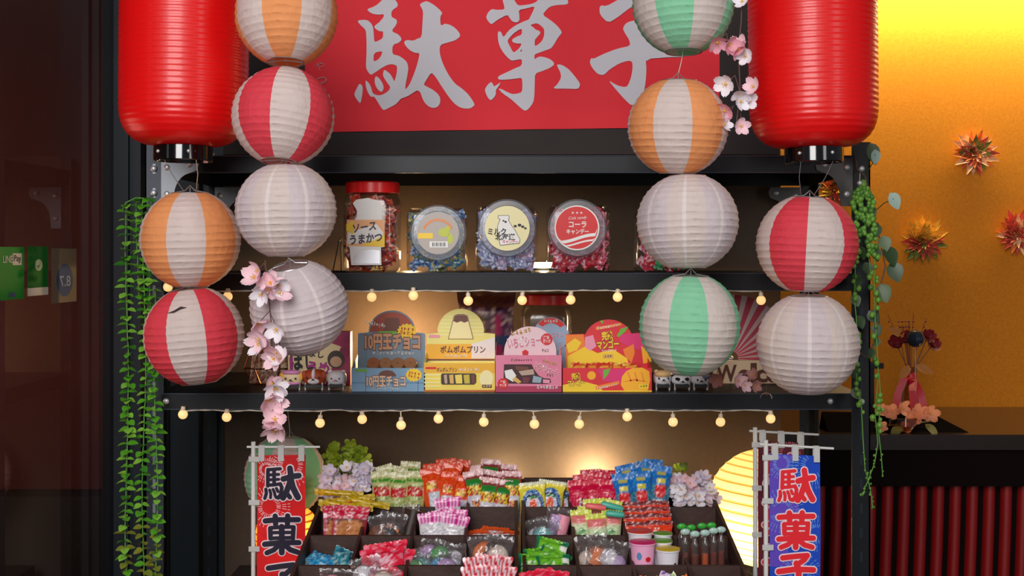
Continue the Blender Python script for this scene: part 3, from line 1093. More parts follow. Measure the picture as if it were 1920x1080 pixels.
ivy = [mat('ivy_dark', (44, 66, 34), 0.45), mat('ivy_grey_green', (78, 96, 62), 0.5), mat('eucalyptus_pale', (164, 190, 180), 0.5, translucent=.2)]
iv = thing('ivy_vine', 'dark ivy vine with a few pale round leaves behind the bead vine', 'artificial plant', pt(1625, 300, 2.612))
path = [pt(1602, 285, 2.60), pt(1608, 318, 2.605), pt(1622, 330, 2.605), pt(1636, 400, 2.605), pt(1650, 450, 2.605), pt(1660, 500, 2.605), pt(1645, 560, 2.605), pt(1650, 620, 2.605), pt(1625, 670, 2.605), pt(1598, 650, 2.605)]
st = MB().tube(path + [pt(1590, 640, 2.60)], .0014, 6).build('stem', m_twig, iv)
mb = MB()
for (x, y, L, mi) in [(1645, 425, 34, 0), (1660, 470, 40, 0), (1672, 500, 38, 0), (1635, 470, 30, 1), (1652, 540, 36, 1), (1630, 590, 28, 0), (1648, 545, 30, 1), (1612, 470, 26, 0), (1605, 520, 30, 0), (1607, 600, 26, 0), (1600, 560, 24, 1), (1595, 620, 26, 0), (1622, 500, 26, 0), (1640, 615, 24, 0), (1636, 660, 22, 0), (1655, 450, 30, 1), (1632, 395, 24, 1), (1596, 700, 22, 0), (1600, 735, 24, 1), (1646, 640, 20, 1)]:
    leaf(mb, pt(x, y - 8, 2.60), Vector((rg.uniform(-.5, .5), -.3, -.8)), L * .0011, L * .0009, Vector((rg.uniform(-.5, .5), -1, .2)), mi)
mb.build('leaves', ivy, iv)
mb = MB()
for a, d, L, wl, mi, stalk in (((1630, 268), (.35, 0, -.9), .046, .030, 1, (1622, 330)), ((1640, 280), (.1, 0, -.9), .030, .022, 2, (1622, 330)), ((1668, 362), (.5, 0, -.75), .038, .028, 2, (1636, 400))):
    mb = MB()
    p = pt(*a, 2.57)
    leaf(mb, p, Vector(d), L, wl, Vector((.2, -1, .1)), mi)
    mb.tube([pt(*stalk, 2.604), p.lerp(pt(*stalk, 2.604), .5) + Vector((.006, 0, 0)), p + Vector(d) * L * .4], .001, 5, 0)
    mb.build('pale_leaf', ivy, iv)
# little clip that the vine hangs by
mb = MB().ball(pt(1612, 343, 2.57), .0055, 10, 8)
mb.tube([pt(1612, 340, 2.57), pt(1612, 325, 2.60), pt(1612, 318, 2.638)], .0008, 6)
mb.build('silver_hook', m_bolt, sp)


# paper dahlias on the gold wall -----------------------------------------------------
def paper_dahlia(label, px, py, rpx, cols, seed):
    rnd = random.Random(seed)
    D = 1.62 - CAMY
    c = pt(px, py, D)
    r = rpx * D / F
    t = thing('paper_flower', label, 'paper flower', c, group='folded paper flowers on the gold wall')
    for layer, (n, rr, el) in enumerate(((19, 1.0, .20), (17, .86, .48), (13, .64, .85), (8, .42, 1.2))):
        mb = MB()
        for k in range(n):
            w = 2 * PI * k / n + layer * .2 + rnd.uniform(-.08, .08)
            e = el + rnd.uniform(-.12, .12)
            L = r * rr * rnd.uniform(.88, 1.08)
            wd = L * .20
            M = Matrix.Translation(c) @ Euler((R(90), 0, 0)).to_matrix().to_4x4() @ Matrix.Rotation(w, 4, 'Z') @ Matrix.Rotation(-e, 4, 'Y')
            # boat-folded pointed petal
            vs = [(0, 0, .004), (L * .45, -wd, wd * .9 + .004), (L, 0, .012), (L * .45, wd, wd * .9 + .004), (L * .45, 0, .002)]
            mi = rnd.choice(range(len(cols))) if seed != 2 else (0 if math.sin(w) > .1 else rnd.choice((1, 2)))
            mb.add(vs, [(0, 1, 4), (1, 2, 4), (2, 3, 4), (3, 0, 4)], mi, M)
        mb.build('petal_ring', cols, t, smooth=0)
    MB().lathe([(r * .3, 0), (r * .3, .008), (.001, .010)], 16, M=Matrix.Translation(c) @ Euler((R(90), 0, 0)).to_matrix().to_4x4()).build('backing', cols[0], t)


d_or = mat('folded_paper_orange', (236, 130, 62), 0.7, noise=(55, .35))
d_ye = mat('folded_paper_yellow', (240, 182, 60), 0.7, noise=(55, .25))
d_rd = mat('folded_paper_red', (206, 82, 62), 0.7, noise=(55, .35))
d_gr = mat('folded_paper_green', (132, 130, 58), 0.7, noise=(55, .35))
d_pk = mat('folded_paper_peach', (240, 186, 140), 0.7, noise=(55, .3))
paper_dahlia('orange and green folded paper flower, highest on the gold wall', 1823, 287, 48, [d_or, d_gr, d_rd, d_pk], 1)
paper_dahlia('yellow-topped folded paper flower on the gold wall beside the vine', 1727, 450, 49, [d_ye, d_rd, d_gr], 2)
paper_dahlia('red and peach folded paper flower cut by the right picture edge', 1903, 437, 46, [d_rd, d_or, d_pk, d_rd], 3)
paper_dahlia('orange folded paper flower half hidden behind the right rack corner', 1562, 352, 40, [d_or, d_rd, d_gr, d_ye], 4)

# ------------------------------------------------------------------ bar counter with red fluted front
m_ctop = mat('counter_top_dark', (34, 20, 16), 0.22, spec=0.6)
m_cbody = mat('counter_dark_wood', (19, 11, 10), 0.8, spec=.05)
m_rslat = mat('red_slat', (132, 8, 12), 0.45)
m_rgap = mat('slat_gap', (20, 10, 10), 0.6)
ct = thing('bar_counter', 'dark bar counter with vertical red slats below the gold wall', 'counter', (1.0, 0.96, 0))
MB().box((.74, .955, .905), (3.6, 1.612, .948)).build('counter_top', m_ctop, ct, smooth=0)
MB().box((.74, 1.03, 0), (3.6, 1.60, .905)).build('body', m_cbody, ct, smooth=0)
MB().box((.74, .975, .80), (3.6, 1.03, .905)).build('apron', m_cbody, ct, smooth=0)
x = .77
for k in range(46):
    mb = MB()
    w = .033
    vs, fs = [], []
    for j in range(9):
        z = .80 - .80 * j / 8
        bow = .035 * (j / 8) ** 1.3            # slats bow a little towards the rack at the foot
        for i in range(7):
            a = PI * i / 6
            vs.append((x + w / 2 - w / 2 * math.cos(a) - bow, 1.03 - .020 * math.sin(a), z))
    for j in range(8):
        for i in range(6):
            a = j * 7 + i
            fs.append((a, a + 7, a + 8, a + 1))
    mb.add(vs, fs)
    mb.build('red_slat', m_rslat, ct)
    x += .0485

# things standing on the counter ------------------------------------------------------
zc = .948
m_bot = film('bottle_glass', (215, 190, 150), .06, .03)
m_ribbon = mat('red_ribbon', (196, 18, 44), 0.4, translucent=.2)
bo = thing('ribbon_bottle', 'clear glass bottle with a red ribbon tied round its neck on the counter', 'bottle', (1.115, 1.14, zc))
bx, by = 1.178, 1.14
MB().lathe([(.001, zc), (.032, zc), (.034, zc + .006), (.034, zc + .085), (.028, zc + .108), (.013, zc + .132), (.012, zc + .17), (.014, zc + .174)], 28, M=Matrix.Translation((bx, by, 0))).build('glass', m_bot, bo)
mb = MB()
mb.lathe([(.0135, zc + .128), (.017, zc + .134), (.017, zc + .152), (.0135, zc + .158)], 20, M=Matrix.Translation((bx, by, 0)))
for (dx, pts_) in ((-1, [(0, 0, .145), (-.03, -.012, .142), (-.05, -.02, .10), (-.058, -.02, .05), (-.062, -.02, .02)]), (1, [(0, 0, .140), (.012, -.035, .10), (.022, -.036, .05), (.034, -.036, .005)]), (1, [(0, 0, .140), (-.012, -.035, .11), (-.008, -.037, .06), (-.012, -.037, .02)])):
    vs, fs = [], []
    for (a, b_, c_) in pts_:
        vs += [(bx + a - .011, by - .018 + b_, zc + c_), (bx + a + .011, by - .022 + b_, zc + c_)]
    for i in range(len(pts_) - 1):
        fs.append((2 * i, 2 * i + 1, 2 * i + 3, 2 * i + 2))
    mb.add(vs, fs)
mb.build('ribbon', m_ribbon, bo)
rs = thing('rose_bunch', 'dark red roses and dry twigs standing in the ribboned bottle', 'artificial flowers', (bx, by, zc + .12))
m_rose = mat('dark_red_rose', (120, 14, 26), 0.6)
m_dry = mat('dry_leaf_tan', (176, 110, 46), 0.7)
for (dx, dz) in ((-.045, .245), (.048, .262), (.062, .238), (-.02, .26)):
    mb = MB()
    for ring, (n, rr, el) in enumerate(((6, .024, .5), (5, .018, .95), (3, .010, 1.3))):
        blossom(mb, rr, facing(Vector((bx + dx, by - .008 * ring, zc + dz)), dx * 6, .4, ring), 0, 0, petals=n, cup=el, seed=ring)
    mb.tube([(bx + dx, by, zc + dz), (bx + dx * .3, by, zc + .18), (bx, by, zc + .05)], .0014, 6, 1)
    mb.build('rose', [m_rose, m_twig], rs)
mb = MB()
for k in range(9):
    a = rg.uniform(-.07, .05)
    mb.tube([(bx, by, zc + .10), (bx + a * .4, by + .004, zc + .24), (bx + a, by + .006, zc + rg.uniform(.29, .335))], .001, 5)
    for q in range(4):
        mb.ball((bx + a * (.6 + q * .12), by + .005, zc + .26 + q * .016), .0032, 6, 4)
mb.build('twigs', mat('twig_reddish', (120, 50, 30), .7), rs)
for (dx, dz, d) in ((-.07, .285, (-.9, -.2, .5)), (-.03, .20, (-.5, -.3, -.7)), (.035, .20, (.7, -.3, -.3))):
    mb = MB()
    leaf(mb, Vector((bx + dx * .3, by - .01, zc + dz - .02)), Vector(d), .055, .026, Vector((0, -1, .3)), 0)
    mb.build('dry_leaf', m_dry, rs)
cb = thing('crystal_ball', 'dark faceted crystal ball on a thin rod beside the red roses', 'ornament', (bx, by - .05, zc + .20))
MB().ball((bx - .004, by - .055, zc + .262), .026, 14, 9).build('ball', mat('crystal_dark', (70, 80, 96), 0.06, metal=.75), cb, smooth=0)
MB().tube([(bx - .004, by - .055, zc + .238), (bx - .004, by - .055, zc)], .0018, 6).build('rod', m_wire, cb)
sg = thing('counter_stand', 'small black stand with a crossbar sign on the counter', 'stand', (1.085, 1.2, zc))
sxx = 1.075
MB().box((sxx - .012, 1.2, zc), (sxx + .012, 1.212, zc + .185)).build('upright', m_black, sg, smooth=0)
MB().box((sxx - .036, 1.185, zc + .165), (sxx + .036, 1.2, zc + .182)).build('crossbar', m_black, sg, smooth=0)
MB().box((sxx - .045, 1.17, zc), (sxx + .045, 1.24, zc + .008)).build('foot', m_black, sg, smooth=0)
MB().tube([(sxx - .03, 1.206, zc + .185), (sxx - .03, 1.206, zc + .30), (sxx + .01, 1.20, zc + .28)], .0022, 6).build('hook_rod', m_black, sg)
bw = thing('glass_bowl', 'round clear glass bowl beside the peach blossoms on the counter', 'bowl', (1.10, 1.03, zc))
MB().lathe([(.001, zc), (.034, zc), (.048, zc + .018), (.046, zc + .040), (.043, zc + .041), (.044, zc + .02), (.03, zc + .004), (.001, zc + .004)], 32, M=Matrix.Translation((1.115, 1.03, 0))).build('bowl_glass', m_bot, bw)
pb = thing('peach_blossoms', 'peach coloured artificial blossoms lying on the counter by the bottle', 'artificial flowers', (1.15, 1.03, zc))
m_peach = mat('blossom_peach', (240, 160, 122), .6, translucent=.25)
for i, (x, y, r_) in enumerate(((1672, 772, 22), (1690, 766, 22), (1712, 786, 22), (1722, 775, 24), (1744, 775, 24), (1700, 802, 18), (1650, 770, 18), (1652, 800, 16))):
    D = 1.03 - CAMY - .02
    mb = MB()
    blossom(mb, .72 * r_ * D / F, facing(pt(x, y, D), rg.uniform(-.5, .5), rg.uniform(0, .7), i), 0, 1, seed=i, cup=.6)
    mb.build('blossom', [m_peach, m_yel], pb)
mb = MB()
for (x, y, d) in ((1735, 795, (.5, -.5, -.5)), (1690, 800, (-.6, -.5, -.3)), (1640, 790, (-.6, -.3, .3))):
    leaf(mb, pt(x, y, 3.64), Vector(d), .05, .03, Vector((0, -.5, 1)), 0)
mb.tube([pt(1640, 800, 3.655), pt(1700, 795, 3.66), pt(1745, 790, 3.66)], .002, 6, 0)
mb.build('leaves', mat('blossom_leaf', (110, 104, 48), .6), pb)
dk = thing('slanted_menu_board', 'dark slanted menu board lying on the counter behind the bottle', 'board', (1.05, 1.12, zc))
vs = [(.90, 1.0, zc), (1.30, 1.0, zc), (1.22, 1.08, zc + .045), (.90, 1.08, zc + .05), (.90, 1.11, zc), (1.30, 1.11, zc)]
MB().add(vs, [(0, 1, 2, 3), (4, 3, 2, 5), (0, 3, 4), (1, 5, 2), (0, 4, 5, 1)]).build('panel', mat('matte_black_cloth', (16, 12, 11), 1.0, spec=0), dk, smooth=0)
# ------------------------------------------------------------------ packs: printed pillow bags
def rc(*c):
    return rgb(*c)


def pack_mesh(name, w, h, t, paint, nu=16, nv=34, crimp=.08, seed=0, mat_=None, wr=.0012):
    """sealed pillow bag standing on its lower crimp; paint(u -1..1, v 0..1, rnd) -> sRGB"""
    rnd = random.Random(seed)
    mb = MB()
    for side in (-1, 1):
        vs, fs, cs, vc = [], [], [], []
        for j in range(nv + 1):
            v = j / nv
            e = min(1, max(0, (v - crimp) / .16), max(0, (1 - crimp - v) / .16))
            e = e * e * (3 - 2 * e)
            for i in range(nu + 1):
                u = -1 + 2 * i / nu
                pu = max(0, 1 - abs(u) ** 2.4) ** .7
                x = u * w / 2 * (1 + .08 * (1 - e))
                y = side * (t / 2 * pu * e + .0004) + (rnd.uniform(-wr, wr) if 0 < i < nu else 0)
                z = v * h
                if j == nv:
                    z += (.0022 if i % 2 else 0)
                if j == 0:
                    z -= (.0022 if i % 2 else 0)
                vs.append((x, y, z))
                if paint:
                    vc.append(rgb(*paint(max(-.98, min(.98, u)), min(.995, max(.005, v)), rnd)))
        for j in range(nv):
            for i in range(nu):
                a = j * (nu + 1) + i
                q = (a, a + 1, a + nu + 2, a + nu + 1)
                fs.append(q if side < 0 else q[::-1])
                if paint:
                    kk = (q if side < 0 else q[::-1])
                    cs.append([vc[z_] for z_ in kk])
        mb.add(vs, fs, 0, None, cs if paint else None)
    o = mb.build(name, mat_ or printed(), None, smooth=70, local=True)
    return o


def put(o, px, py, D, h, roll=0, tilt=0, yaw=0):
    """stand a pack so that the middle of its top edge lies at picture point px, py at distance D"""
    Rm = Matrix.Rotation(R(yaw), 3, 'Z') @ Matrix.Rotation(-R(tilt), 3, 'X') @ Matrix.Rotation(R(roll), 3, 'Y')
    o.location = pt(px, py, D) - Rm @ Vector((0, 0, h))
    o.rotation_euler = Rm.to_euler()
    WORLD_LOC[o.name] = o.location.copy()
    return o


def clone(o):
    c = o.copy()
    COL.objects.link(c)
    for ch in list(o.children):
        d = ch.copy()
        COL.objects.link(d)
        d.parent = c
        for g in list(ch.children):
            e = g.copy()
            COL.objects.link(e)
            e.parent = d
    return c


def mixc(a, b, k):
    return tuple(a[i] * (1 - k) + b[i] * k for i in range(3))


# ------------------------------------------------------------------ wrapped candies inside jars
f_jar = film('jar_plastic', (242, 242, 246), .06, .14)
f_jar_rim = film('jar_lid_plastic', (238, 238, 242), .05, .3, haze=.2)


def candy_mesh(name, cols, seed, s=.0112):
    rnd = random.Random(seed)

    def paint(u, v, r):
        return rnd.choice(cols)
    o = pack_mesh(name, s * 1.7, s * 2.6, s * .9, paint, nu=5, nv=8, crimp=.14, seed=seed, wr=.0016)
    for v in o.data.vertices:
        v.co.z -= s * 1.3
    return o


CANDY = {}


def jar_candies(kinds, lo, hi, n, label, group, seed, s=.0112, name='wrapped_candy'):
    rnd = random.Random(seed)
    protos = [candy_mesh(name, c, seed * 10 + i, s) for i, c in enumerate(kinds)]
    first = [True] * len(protos)
    for k in range(n):
        i = k % len(protos)
        o = protos[i] if first[i] else clone(protos[i])
        first[i] = False
        # two staggered layers behind the front wall, so that the jar looks full
        nx = max(3, round((hi[0] - lo[0]) / (s * 1.62)))
        nz = max(3, math.ceil(n * .66 / nx))
        if k < nx * nz:
            gx_, gz_ = (k * 7) % nx if nx % 7 else k % nx, k // nx
            o.location = (lo[0] + (hi[0] - lo[0]) * (gx_ + .5 + rnd.uniform(-.35, .35)) / nx, lo[1] + rnd.uniform(0, .012), lo[2] + (hi[2] - lo[2]) * (gz_ + .5 + rnd.uniform(-.35, .35)) / nz)
        else:
            o.location = (rnd.uniform(lo[0], hi[0]), lo[1] + rnd.uniform(.016, .04), rnd.uniform(lo[2], hi[2]))
        o.rotation_euler = (rnd.uniform(-.35, .35), rnd.uniform(0, 2 * PI), rnd.uniform(-.35, .35))
        WORLD_LOC[o.name] = o.location.copy()
        tag(o, label, 'candy', group)


def rbox_loop(w, d, r, n=5):
    out = []
    for (cx, cy, a0) in ((w / 2 - r, d / 2 - r, 0), (-w / 2 + r, d / 2 - r, PI / 2), (-w / 2 + r, -d / 2 + r, PI), (w / 2 - r, -d / 2 + r, 1.5 * PI)):
        for k in range(n + 1):
            a = a0 + PI / 2 * k / n
            out.append((cx + r * math.cos(a), cy + r * math.sin(a)))
    return out


def loft(mb, loops, mi=0, cap0=True, cap1=True):
    n = len(loops[0])
    vs = [p for l in loops for p in l]
    fs = []
    for j in range(len(loops) - 1):
        for i in range(n):
            i2 = (i + 1) % n
            fs.append((j * n + i, j * n + i2, (j + 1) * n + i2, (j + 1) * n + i))
    if cap0:
        fs.append(tuple(range(n - 1, -1, -1)))
    if cap1:
        m = (len(loops) - 1) * n
        fs.append(tuple(m + i for i in range(n)))
    return mb.add(vs, fs, mi)


ZJ = SHELF['jar']


def square_jar(label, cx, wpx, top, D, lid):
    """clear cube-shaped jar lying with its round screw lid to the front"""
    w = wpx * D / F
    c = pt(cx, 510, D)
    z0 = ZJ + .0005
    z1 = pt(cx, top, D).z
    h = z1 - z0
    yf = D + CAMY
    d = .115
    t = thing('candy_jar', label, 'jar', (c.x, yf + d / 2, z0), group='cube jars with round lids')
    mb = MB()
    loops = []
    for (z, k) in ((0, .90), (.006, .97), (.014, 1), (h * .5, 1.0), (h - .02, 1), (h - .008, .96), (h, .86)):
        loops.append([(c.x + x, yf + d / 2 + y, z0 + z) for x, y in rbox_loop(w * k, d * k, .018 * k)])
    loft(mb, loops)
    mb.build('jar_body', f_jar, t, smooth=40)
    lx, ly, lr = lid
    lc = pt(lx, ly, D - .02)
    r = lr * (D - .02) / F
    M = Matrix.Translation((lc.x, yf - .002, lc.z)) @ Euler((R(90), 0, 0)).to_matrix().to_4x4()
    mb = MB().lathe([(r * 1.02, -.006), (r * 1.02, .004), (r * .99, .006), (r * .99, .014), (r * .96, .018), (r * .80, .0185), (r * .79, .0165), (.001, .0165)], 64, M=M)
    for k in range(3):
        mb.lathe([(r * (1.0 + .012), .0075 + k * .0025), (r * 1.0, .0085 + k * .0025)], 64, M=M)
    o = mb.build('lid', f_jar_rim, t, smooth=35)
    return t, c, yf, z0, h, w, d, lc, r


def lid_label(t, lc, r, yf, parts):
    """print layers on the lid: list of (builder, material)"""
    for nm, mb, m in parts:
        mb.build(nm, m, t, smooth=0)


JD = 2.70
c_white = mat('print_white', (236, 234, 230), .45)
c_cream = mat('print_cream', (238, 228, 172), .45)
c_red = mat('print_red', (214, 22, 26), .45)
c_blk = m_ink
c_pink = mat('print_pink', (236, 150, 176), .45)
c_hot = mat('print_hot_pink', (214, 44, 96), .45)
c_org = mat('print_orange', (240, 130, 30), .45)
c_yel = mat('print_yellow', (246, 206, 40), .45)
c_grn = mat('print_green', (110, 178, 50), .45)
c_blu = mat('print_blue', (92, 140, 184), .45)
c_dbl = mat('print_dark_blue', (40, 60, 120), .45)
c_brn = mat('print_brown', (110, 60, 44), .45)
c_tan = mat('print_tan', (188, 160, 140), .45)
c_gold = mat('print_gold', (222, 176, 96), .35)

# blue candy jar
t, c, yf, z0, h, w, d, lc, r = square_jar('cube jar of blue candies with a yellow-printed round lid, next to the tall jar', 817, 112, 390, JD, (821, 437, 52))
yl = yf - .0195
mb = MB().disc((lc.x, lc.z), r * .76, 40, y=yl); mb.build('lid_label', mat('label_clear_tan', (176, 166, 158), .4), t, smooth=0)
mb = MB()
for k in range(12):
    a = R(150 - 120 * k / 11)
    mb.cbox((lc.x + r * .56 * math.cos(a), yl - .0006, lc.z - r * .08 + r * .56 * math.sin(a)), (.0042, .0004, .0056))
mb.build('arched_print', c_org, t, smooth=0)
mb = MB(); mb.box((lc.x - r * .72, yl - .0008, lc.z - r * .2), (lc.x - r * .18, yl - .0003, lc.z)); mb.build('yellow_patch', c_yel, t, smooth=0)
mb = MB(); mb.box((lc.x - r * .3, yl - .0008, lc.z - r * .52), (lc.x + r * .36, yl - .0003, lc.z - r * .3)); mb.build('barcode_patch', c_white, t, smooth=0)
mb = MB()
for k in range(11):
    x = lc.x - r * .2 + k * r * .046
    mb.box((x, yl - .001, lc.z - r * .48), (x + r * (.018 if k % 3 else .03), yl - .0008, lc.z - r * .34))
mb.build('bars', c_blk, t, smooth=0)
mb = MB(); mb.disc((lc.x + r * .22, lc.z + r * .02), r * .2, 20, y=yl - .0005, rz=r * .16); mb.disc((lc.x + r * .36, lc.z + r * .16), r * .1, 16, y=yl - .0007); mb.disc((lc.x + r * .45, lc.z - r * .2), r * .1, 16, y=yl - .0005, rz=r * .2)
mb.build('green_print', mat('print_lime', (190, 200, 60), .45), t, smooth=0)
jar_candies([[(40, 92, 150), (60, 130, 180), (200, 210, 220), (30, 60, 110)], [(44, 104, 160), (120, 150, 60), (210, 190, 60)], [(60, 120, 150), (150, 190, 200), (40, 70, 90), (196, 196, 60)]],
            (c.x - w * .5 + .0135, yf + .013, z0 + .015), (c.x + w * .5 - .0135, yf + d * .75, z0 + h - .013), 90, 'blue and yellow wrapped candy inside the cube jar next to the tall jar', 'candies in the blue jar', 3, name='blue_candy')

# milk candy jar
t, c, yf, z0, h, w, d, lc, r = square_jar('cube jar of silver-blue candies with a cream milk-bottle lid', 950, 116, 386, JD, (951, 428, 54))
yl = yf - .0195
lz = lc.z
mb = MB().disc((lc.x, lz), r * .78, 48, y=yl); mb.build('lid_label', c_cream, t, smooth=0)


def lp(px, py, k=0):      # picture point -> point on this label
    q = pt(px, py, JD - .02)
    return (q.x, q.z)


bot = [lp(*p) for p in ((934, 404), (954, 404), (955, 409), (953, 412), (960, 424), (966, 432), (975, 449), (974, 456), (938, 460), (936, 452), (932, 430), (934, 420), (938, 412), (934, 409))][::-1]
mb = MB().add([(x, yl - .0006, z) for x, z in bot], [tuple(range(len(bot)))]); mb.build('bottle_print', c_white, t, smooth=0)
mb = MB()
for i in range(len(bot)):
    a, b_ = bot[i], bot[(i + 1) % len(bot)]
    mb.tube([(a[0], yl - .0008, a[1]), (b_[0], yl - .0008, b_[1])], .0005, 5)
for (px, py, rr) in ((966, 424, 3), (974, 422, 3.5), (980, 425, 3), (985, 428, 2.5), (948, 416, 2.5), (944, 414, 2)):
    q = lp(px, py)
    mb.disc(q, rr * .00113, 10, y=yl - .001, rz=rr * .0009)
mb.build('black_outline', c_blk, t, smooth=0)
mb = MB()
q = lp(932, 434); mb.text('ミルク', q[0], q[1], .037, .0130, yl - .0014, bold=.03)
q = lp(947, 444); mb.text('北海道', q[0], q[1], .041, .0130, yl - .0014, bold=.03)
mb.build('lettering', c_blk, t, smooth=0)
mb = MB(); q = lp(957, 453); mb.text('キャンデー', q[0], q[1], .032, .0080, yl - .0014, bold=.02); mb.build('red_lettering', c_hot, t, smooth=0)
jar_candies([[(176, 184, 210), (120, 130, 176), (220, 224, 236)], [(150, 160, 196), (226, 226, 236), (84, 92, 150)], [(190, 190, 214), (206, 150, 170), (130, 140, 180)]],
            (c.x - w * .5 + .0135, yf + .013, z0 + .015), (c.x + w * .5 - .0135, yf + d * .75, z0 + h - .013), 90, 'silver-blue wrapped candy inside the jar with the cream lid', 'candies in the milk jar', 5, name='milk_candy')

# cola candy jar
t, c, yf, z0, h, w, d, lc, r = square_jar('cube jar of red candies with a red cola lid label', 1086, 118, 384, JD, (1083, 428, 54))
yl = yf - .0195
lz = lc.z
lx_ = lc.x - .0015
mb = MB().disc((lx_, lz + .001), r * .78, 48, y=yl); mb.build('lid_label', c_white, t, smooth=0)
mb = MB().disc((lx_, lz + .001), r * .735, 48, y=yl - .0004); mb.build('red_print', c_red, t, smooth=0)


def band(z0f, z1f, th, wob):
    top, btm = [], []
    rr = r * .735
    for k in range(17):
        x = -1 + 2 * k / 16
        zc = z0f + (z1f - z0f) * (x + 1) / 2 + wob * math.sin(x * 2.6)
        lim = math.sqrt(max(0, 1 - x * x))
        top.append((lx_ + rr * x * .99, lz + .001 + rr * max(-lim, min(lim, zc + th / 2))))
        btm.append((lx_ + rr * x * .99, lz + .001 + rr * max(-lim, min(lim, zc - th / 2))))
    return top, btm


for (a, b_, th) in ((-.66, -.36, .15), (-.86, -.62, .08)):
    tp, bt = band(a, b_, th, .07)
    mb = MB()
    mb.add([(x, yl - .0008, z) for x, z in tp] + [(x, yl - .0008, z) for x, z in bt], [(k + 17, k + 18, k + 1, k) for k in range(16)])
    mb.build('white_wave', c_white, t, smooth=0)
mb = MB()
q = lp(1083, 421); mb.text('コーラ', q[0], q[1], .036, .0120, yl - .0012, bold=.025)
q = lp(1083, 434); mb.text('キャンデー', q[0], q[1], .046, .0105, yl - .0012, bold=.025)
q = lp(1083, 409); mb.text('Cola candy', q[0], q[1], .038, .0080, yl - .0012, fn=lambda p: Vector((p.x + (p.z - q[1]) * .35, p.y, p.z + (p.x - q[0]) * .05)))
for k in (-1, 0, 1):
    s = lp(1082 + k * 8, 399)
    pts_ = []
    for i in range(10):
        a = PI / 2 + PI * i / 5
        rr = .0030 if i % 2 == 0 else .0013
        pts_.append((s[0] + rr * math.cos(a), yl - .0012, s[1] + rr * math.sin(a)))
    mb.add(pts_, [tuple(range(10))])
mb.build('lettering', c_white, t, smooth=0)
jar_candies([[(180, 22, 44), (214, 40, 66), (230, 190, 200)], [(196, 24, 40), (140, 10, 30)], [(206, 30, 60), (232, 120, 140), (90, 14, 26)]],
            (c.x - w * .5 + .0135, yf + .013, z0 + .015), (c.x + w * .5 - .0135, yf + d * .75, z0 + h - .013), 90, 'red wrapped candy inside the jar with the cola lid', 'candies in the cola jar', 7, name='cola_candy')

# red and green candy jar, mostly behind a lantern
t, c, yf, z0, h, w, d, lc, r = square_jar('cube jar of red and green candies mostly behind the white lantern', 1255, 120, 392, JD, (1262, 434, 52))
jar_candies([[(186, 24, 44), (220, 60, 80)], [(30, 130, 70), (90, 180, 120)], [(196, 30, 50), (230, 200, 206)], [(24, 110, 60), (40, 150, 80)]],
            (c.x - w * .5 + .017, yf + .015, z0 + .017), (c.x + w * .4, yf + d * .8, z0 + h * .62), 56, 'red or green wrapped candy inside the jar behind the white lantern', 'candies in the red and green jar', 9, name='fruit_candy')

# tall jar with red lid
m_redlid = mat('red_lid', (220, 22, 22), .3, coat=.2)


def tall_jar(label, cx, D, zb, hh, w, name='tall_jar'):
    c = pt(cx, 510, D)
    yc = D + CAMY + w / 2
    t = thing(name, label, 'jar', (c.x, yc, zb))
    mb = MB()
    loops = []
    for (z, k, rr) in ((0, .90, .024), (.004, .96, .024), (.012, .99, .024), (hh * .72, 1.0, .024), (hh * .80, .98, .028), (hh * .86, .92, .042), (hh * .885, .90, .048)):
        loops.append([(c.x + x, yc + y, zb + z) for x, y in rbox_loop(w * k, w * k, min(rr, w * k * .499))])
    loft(mb, loops)
    mb.build('jar_body', f_jar, t, smooth=40)
    prof = [(w * .485, hh * .875), (w * .495, hh * .878), (w * .50, hh * .985), (w * .48, hh), (.001, hh)]
    mb = MB().lathe([(a, zb + b_) for a, b_ in prof], 64, M=Matrix.Translation((c.x, yc, 0)))
    mb.build('red_lid', m_redlid, t, smooth=30)
    return t, c, yc


tw = .115
t, c, yc = tall_jar('tall clear jar with a red lid, full of orange-red packets, on the jar shelf', 693, 2.68, ZJ + .0005, .192, tw)
zb = ZJ
yfj = yc - tw / 2 - .0012


def tp(px, py):
    q = pt(px, py, 2.675)
    return (q.x, q.z)


def poly(mb, pts_, y, mi=0):
    q = [tp(*p) for p in pts_][::-1]
    a = sum(q[i][0] * q[(i + 1) % len(q)][1] - q[(i + 1) % len(q)][0] * q[i][1] for i in range(len(q)))
    if a < 0:
        q = q[::-1]
    return mb.add([(x, y, z) for x, z in q], [tuple(range(len(q)))], mi)


mb = MB()
poly(mb, [(661, 381), (668, 374), (690, 371), (708, 376), (716, 383), (716, 410), (721, 463), (714, 464), (715, 497), (658, 497), (655, 464), (650, 460), (650, 425), (668, 408), (669, 395)], yfj - .0004)
mb.build('white_label', c_white, t, smooth=0)
mb = MB(); poly(mb, [(650, 412), (721, 412), (721, 463), (650, 461)], yfj - .0008); mb.build('orange_panel', mat('print_peach', (240, 176, 120), .45), t, smooth=0)
mb = MB(); poly(mb, [(649, 420), (662, 414), (662, 440), (649, 432)], yfj - .0011); poly(mb, [(676, 460), (706, 448), (721, 440), (721, 463)], yfj - .0011); mb.build('yellow_corner', c_yel, t, smooth=0)
mb = MB(); poly(mb, [(652, 436), (706, 420), (718, 436), (716, 452), (652, 458)], yfj - .0010); mb.build('pale_panel', c_white, t, smooth=0)
mb = MB()
q = tp(683, 426); mb.text('ソース', q[0], q[1], .048, .0165, yfj - .0016, bold=.03, fn=lambda p: Vector((p.x, p.y, p.z + .004 * math.sin((p.x - q[0]) * 40))))
q2 = tp(686, 447); mb.text('うまかつ', q2[0], q2[1], .066, .0185, yfj - .0016, bold=.035, fn=lambda p: Vector((p.x, p.y, p.z + (p.x - q2[0]) * .10)))
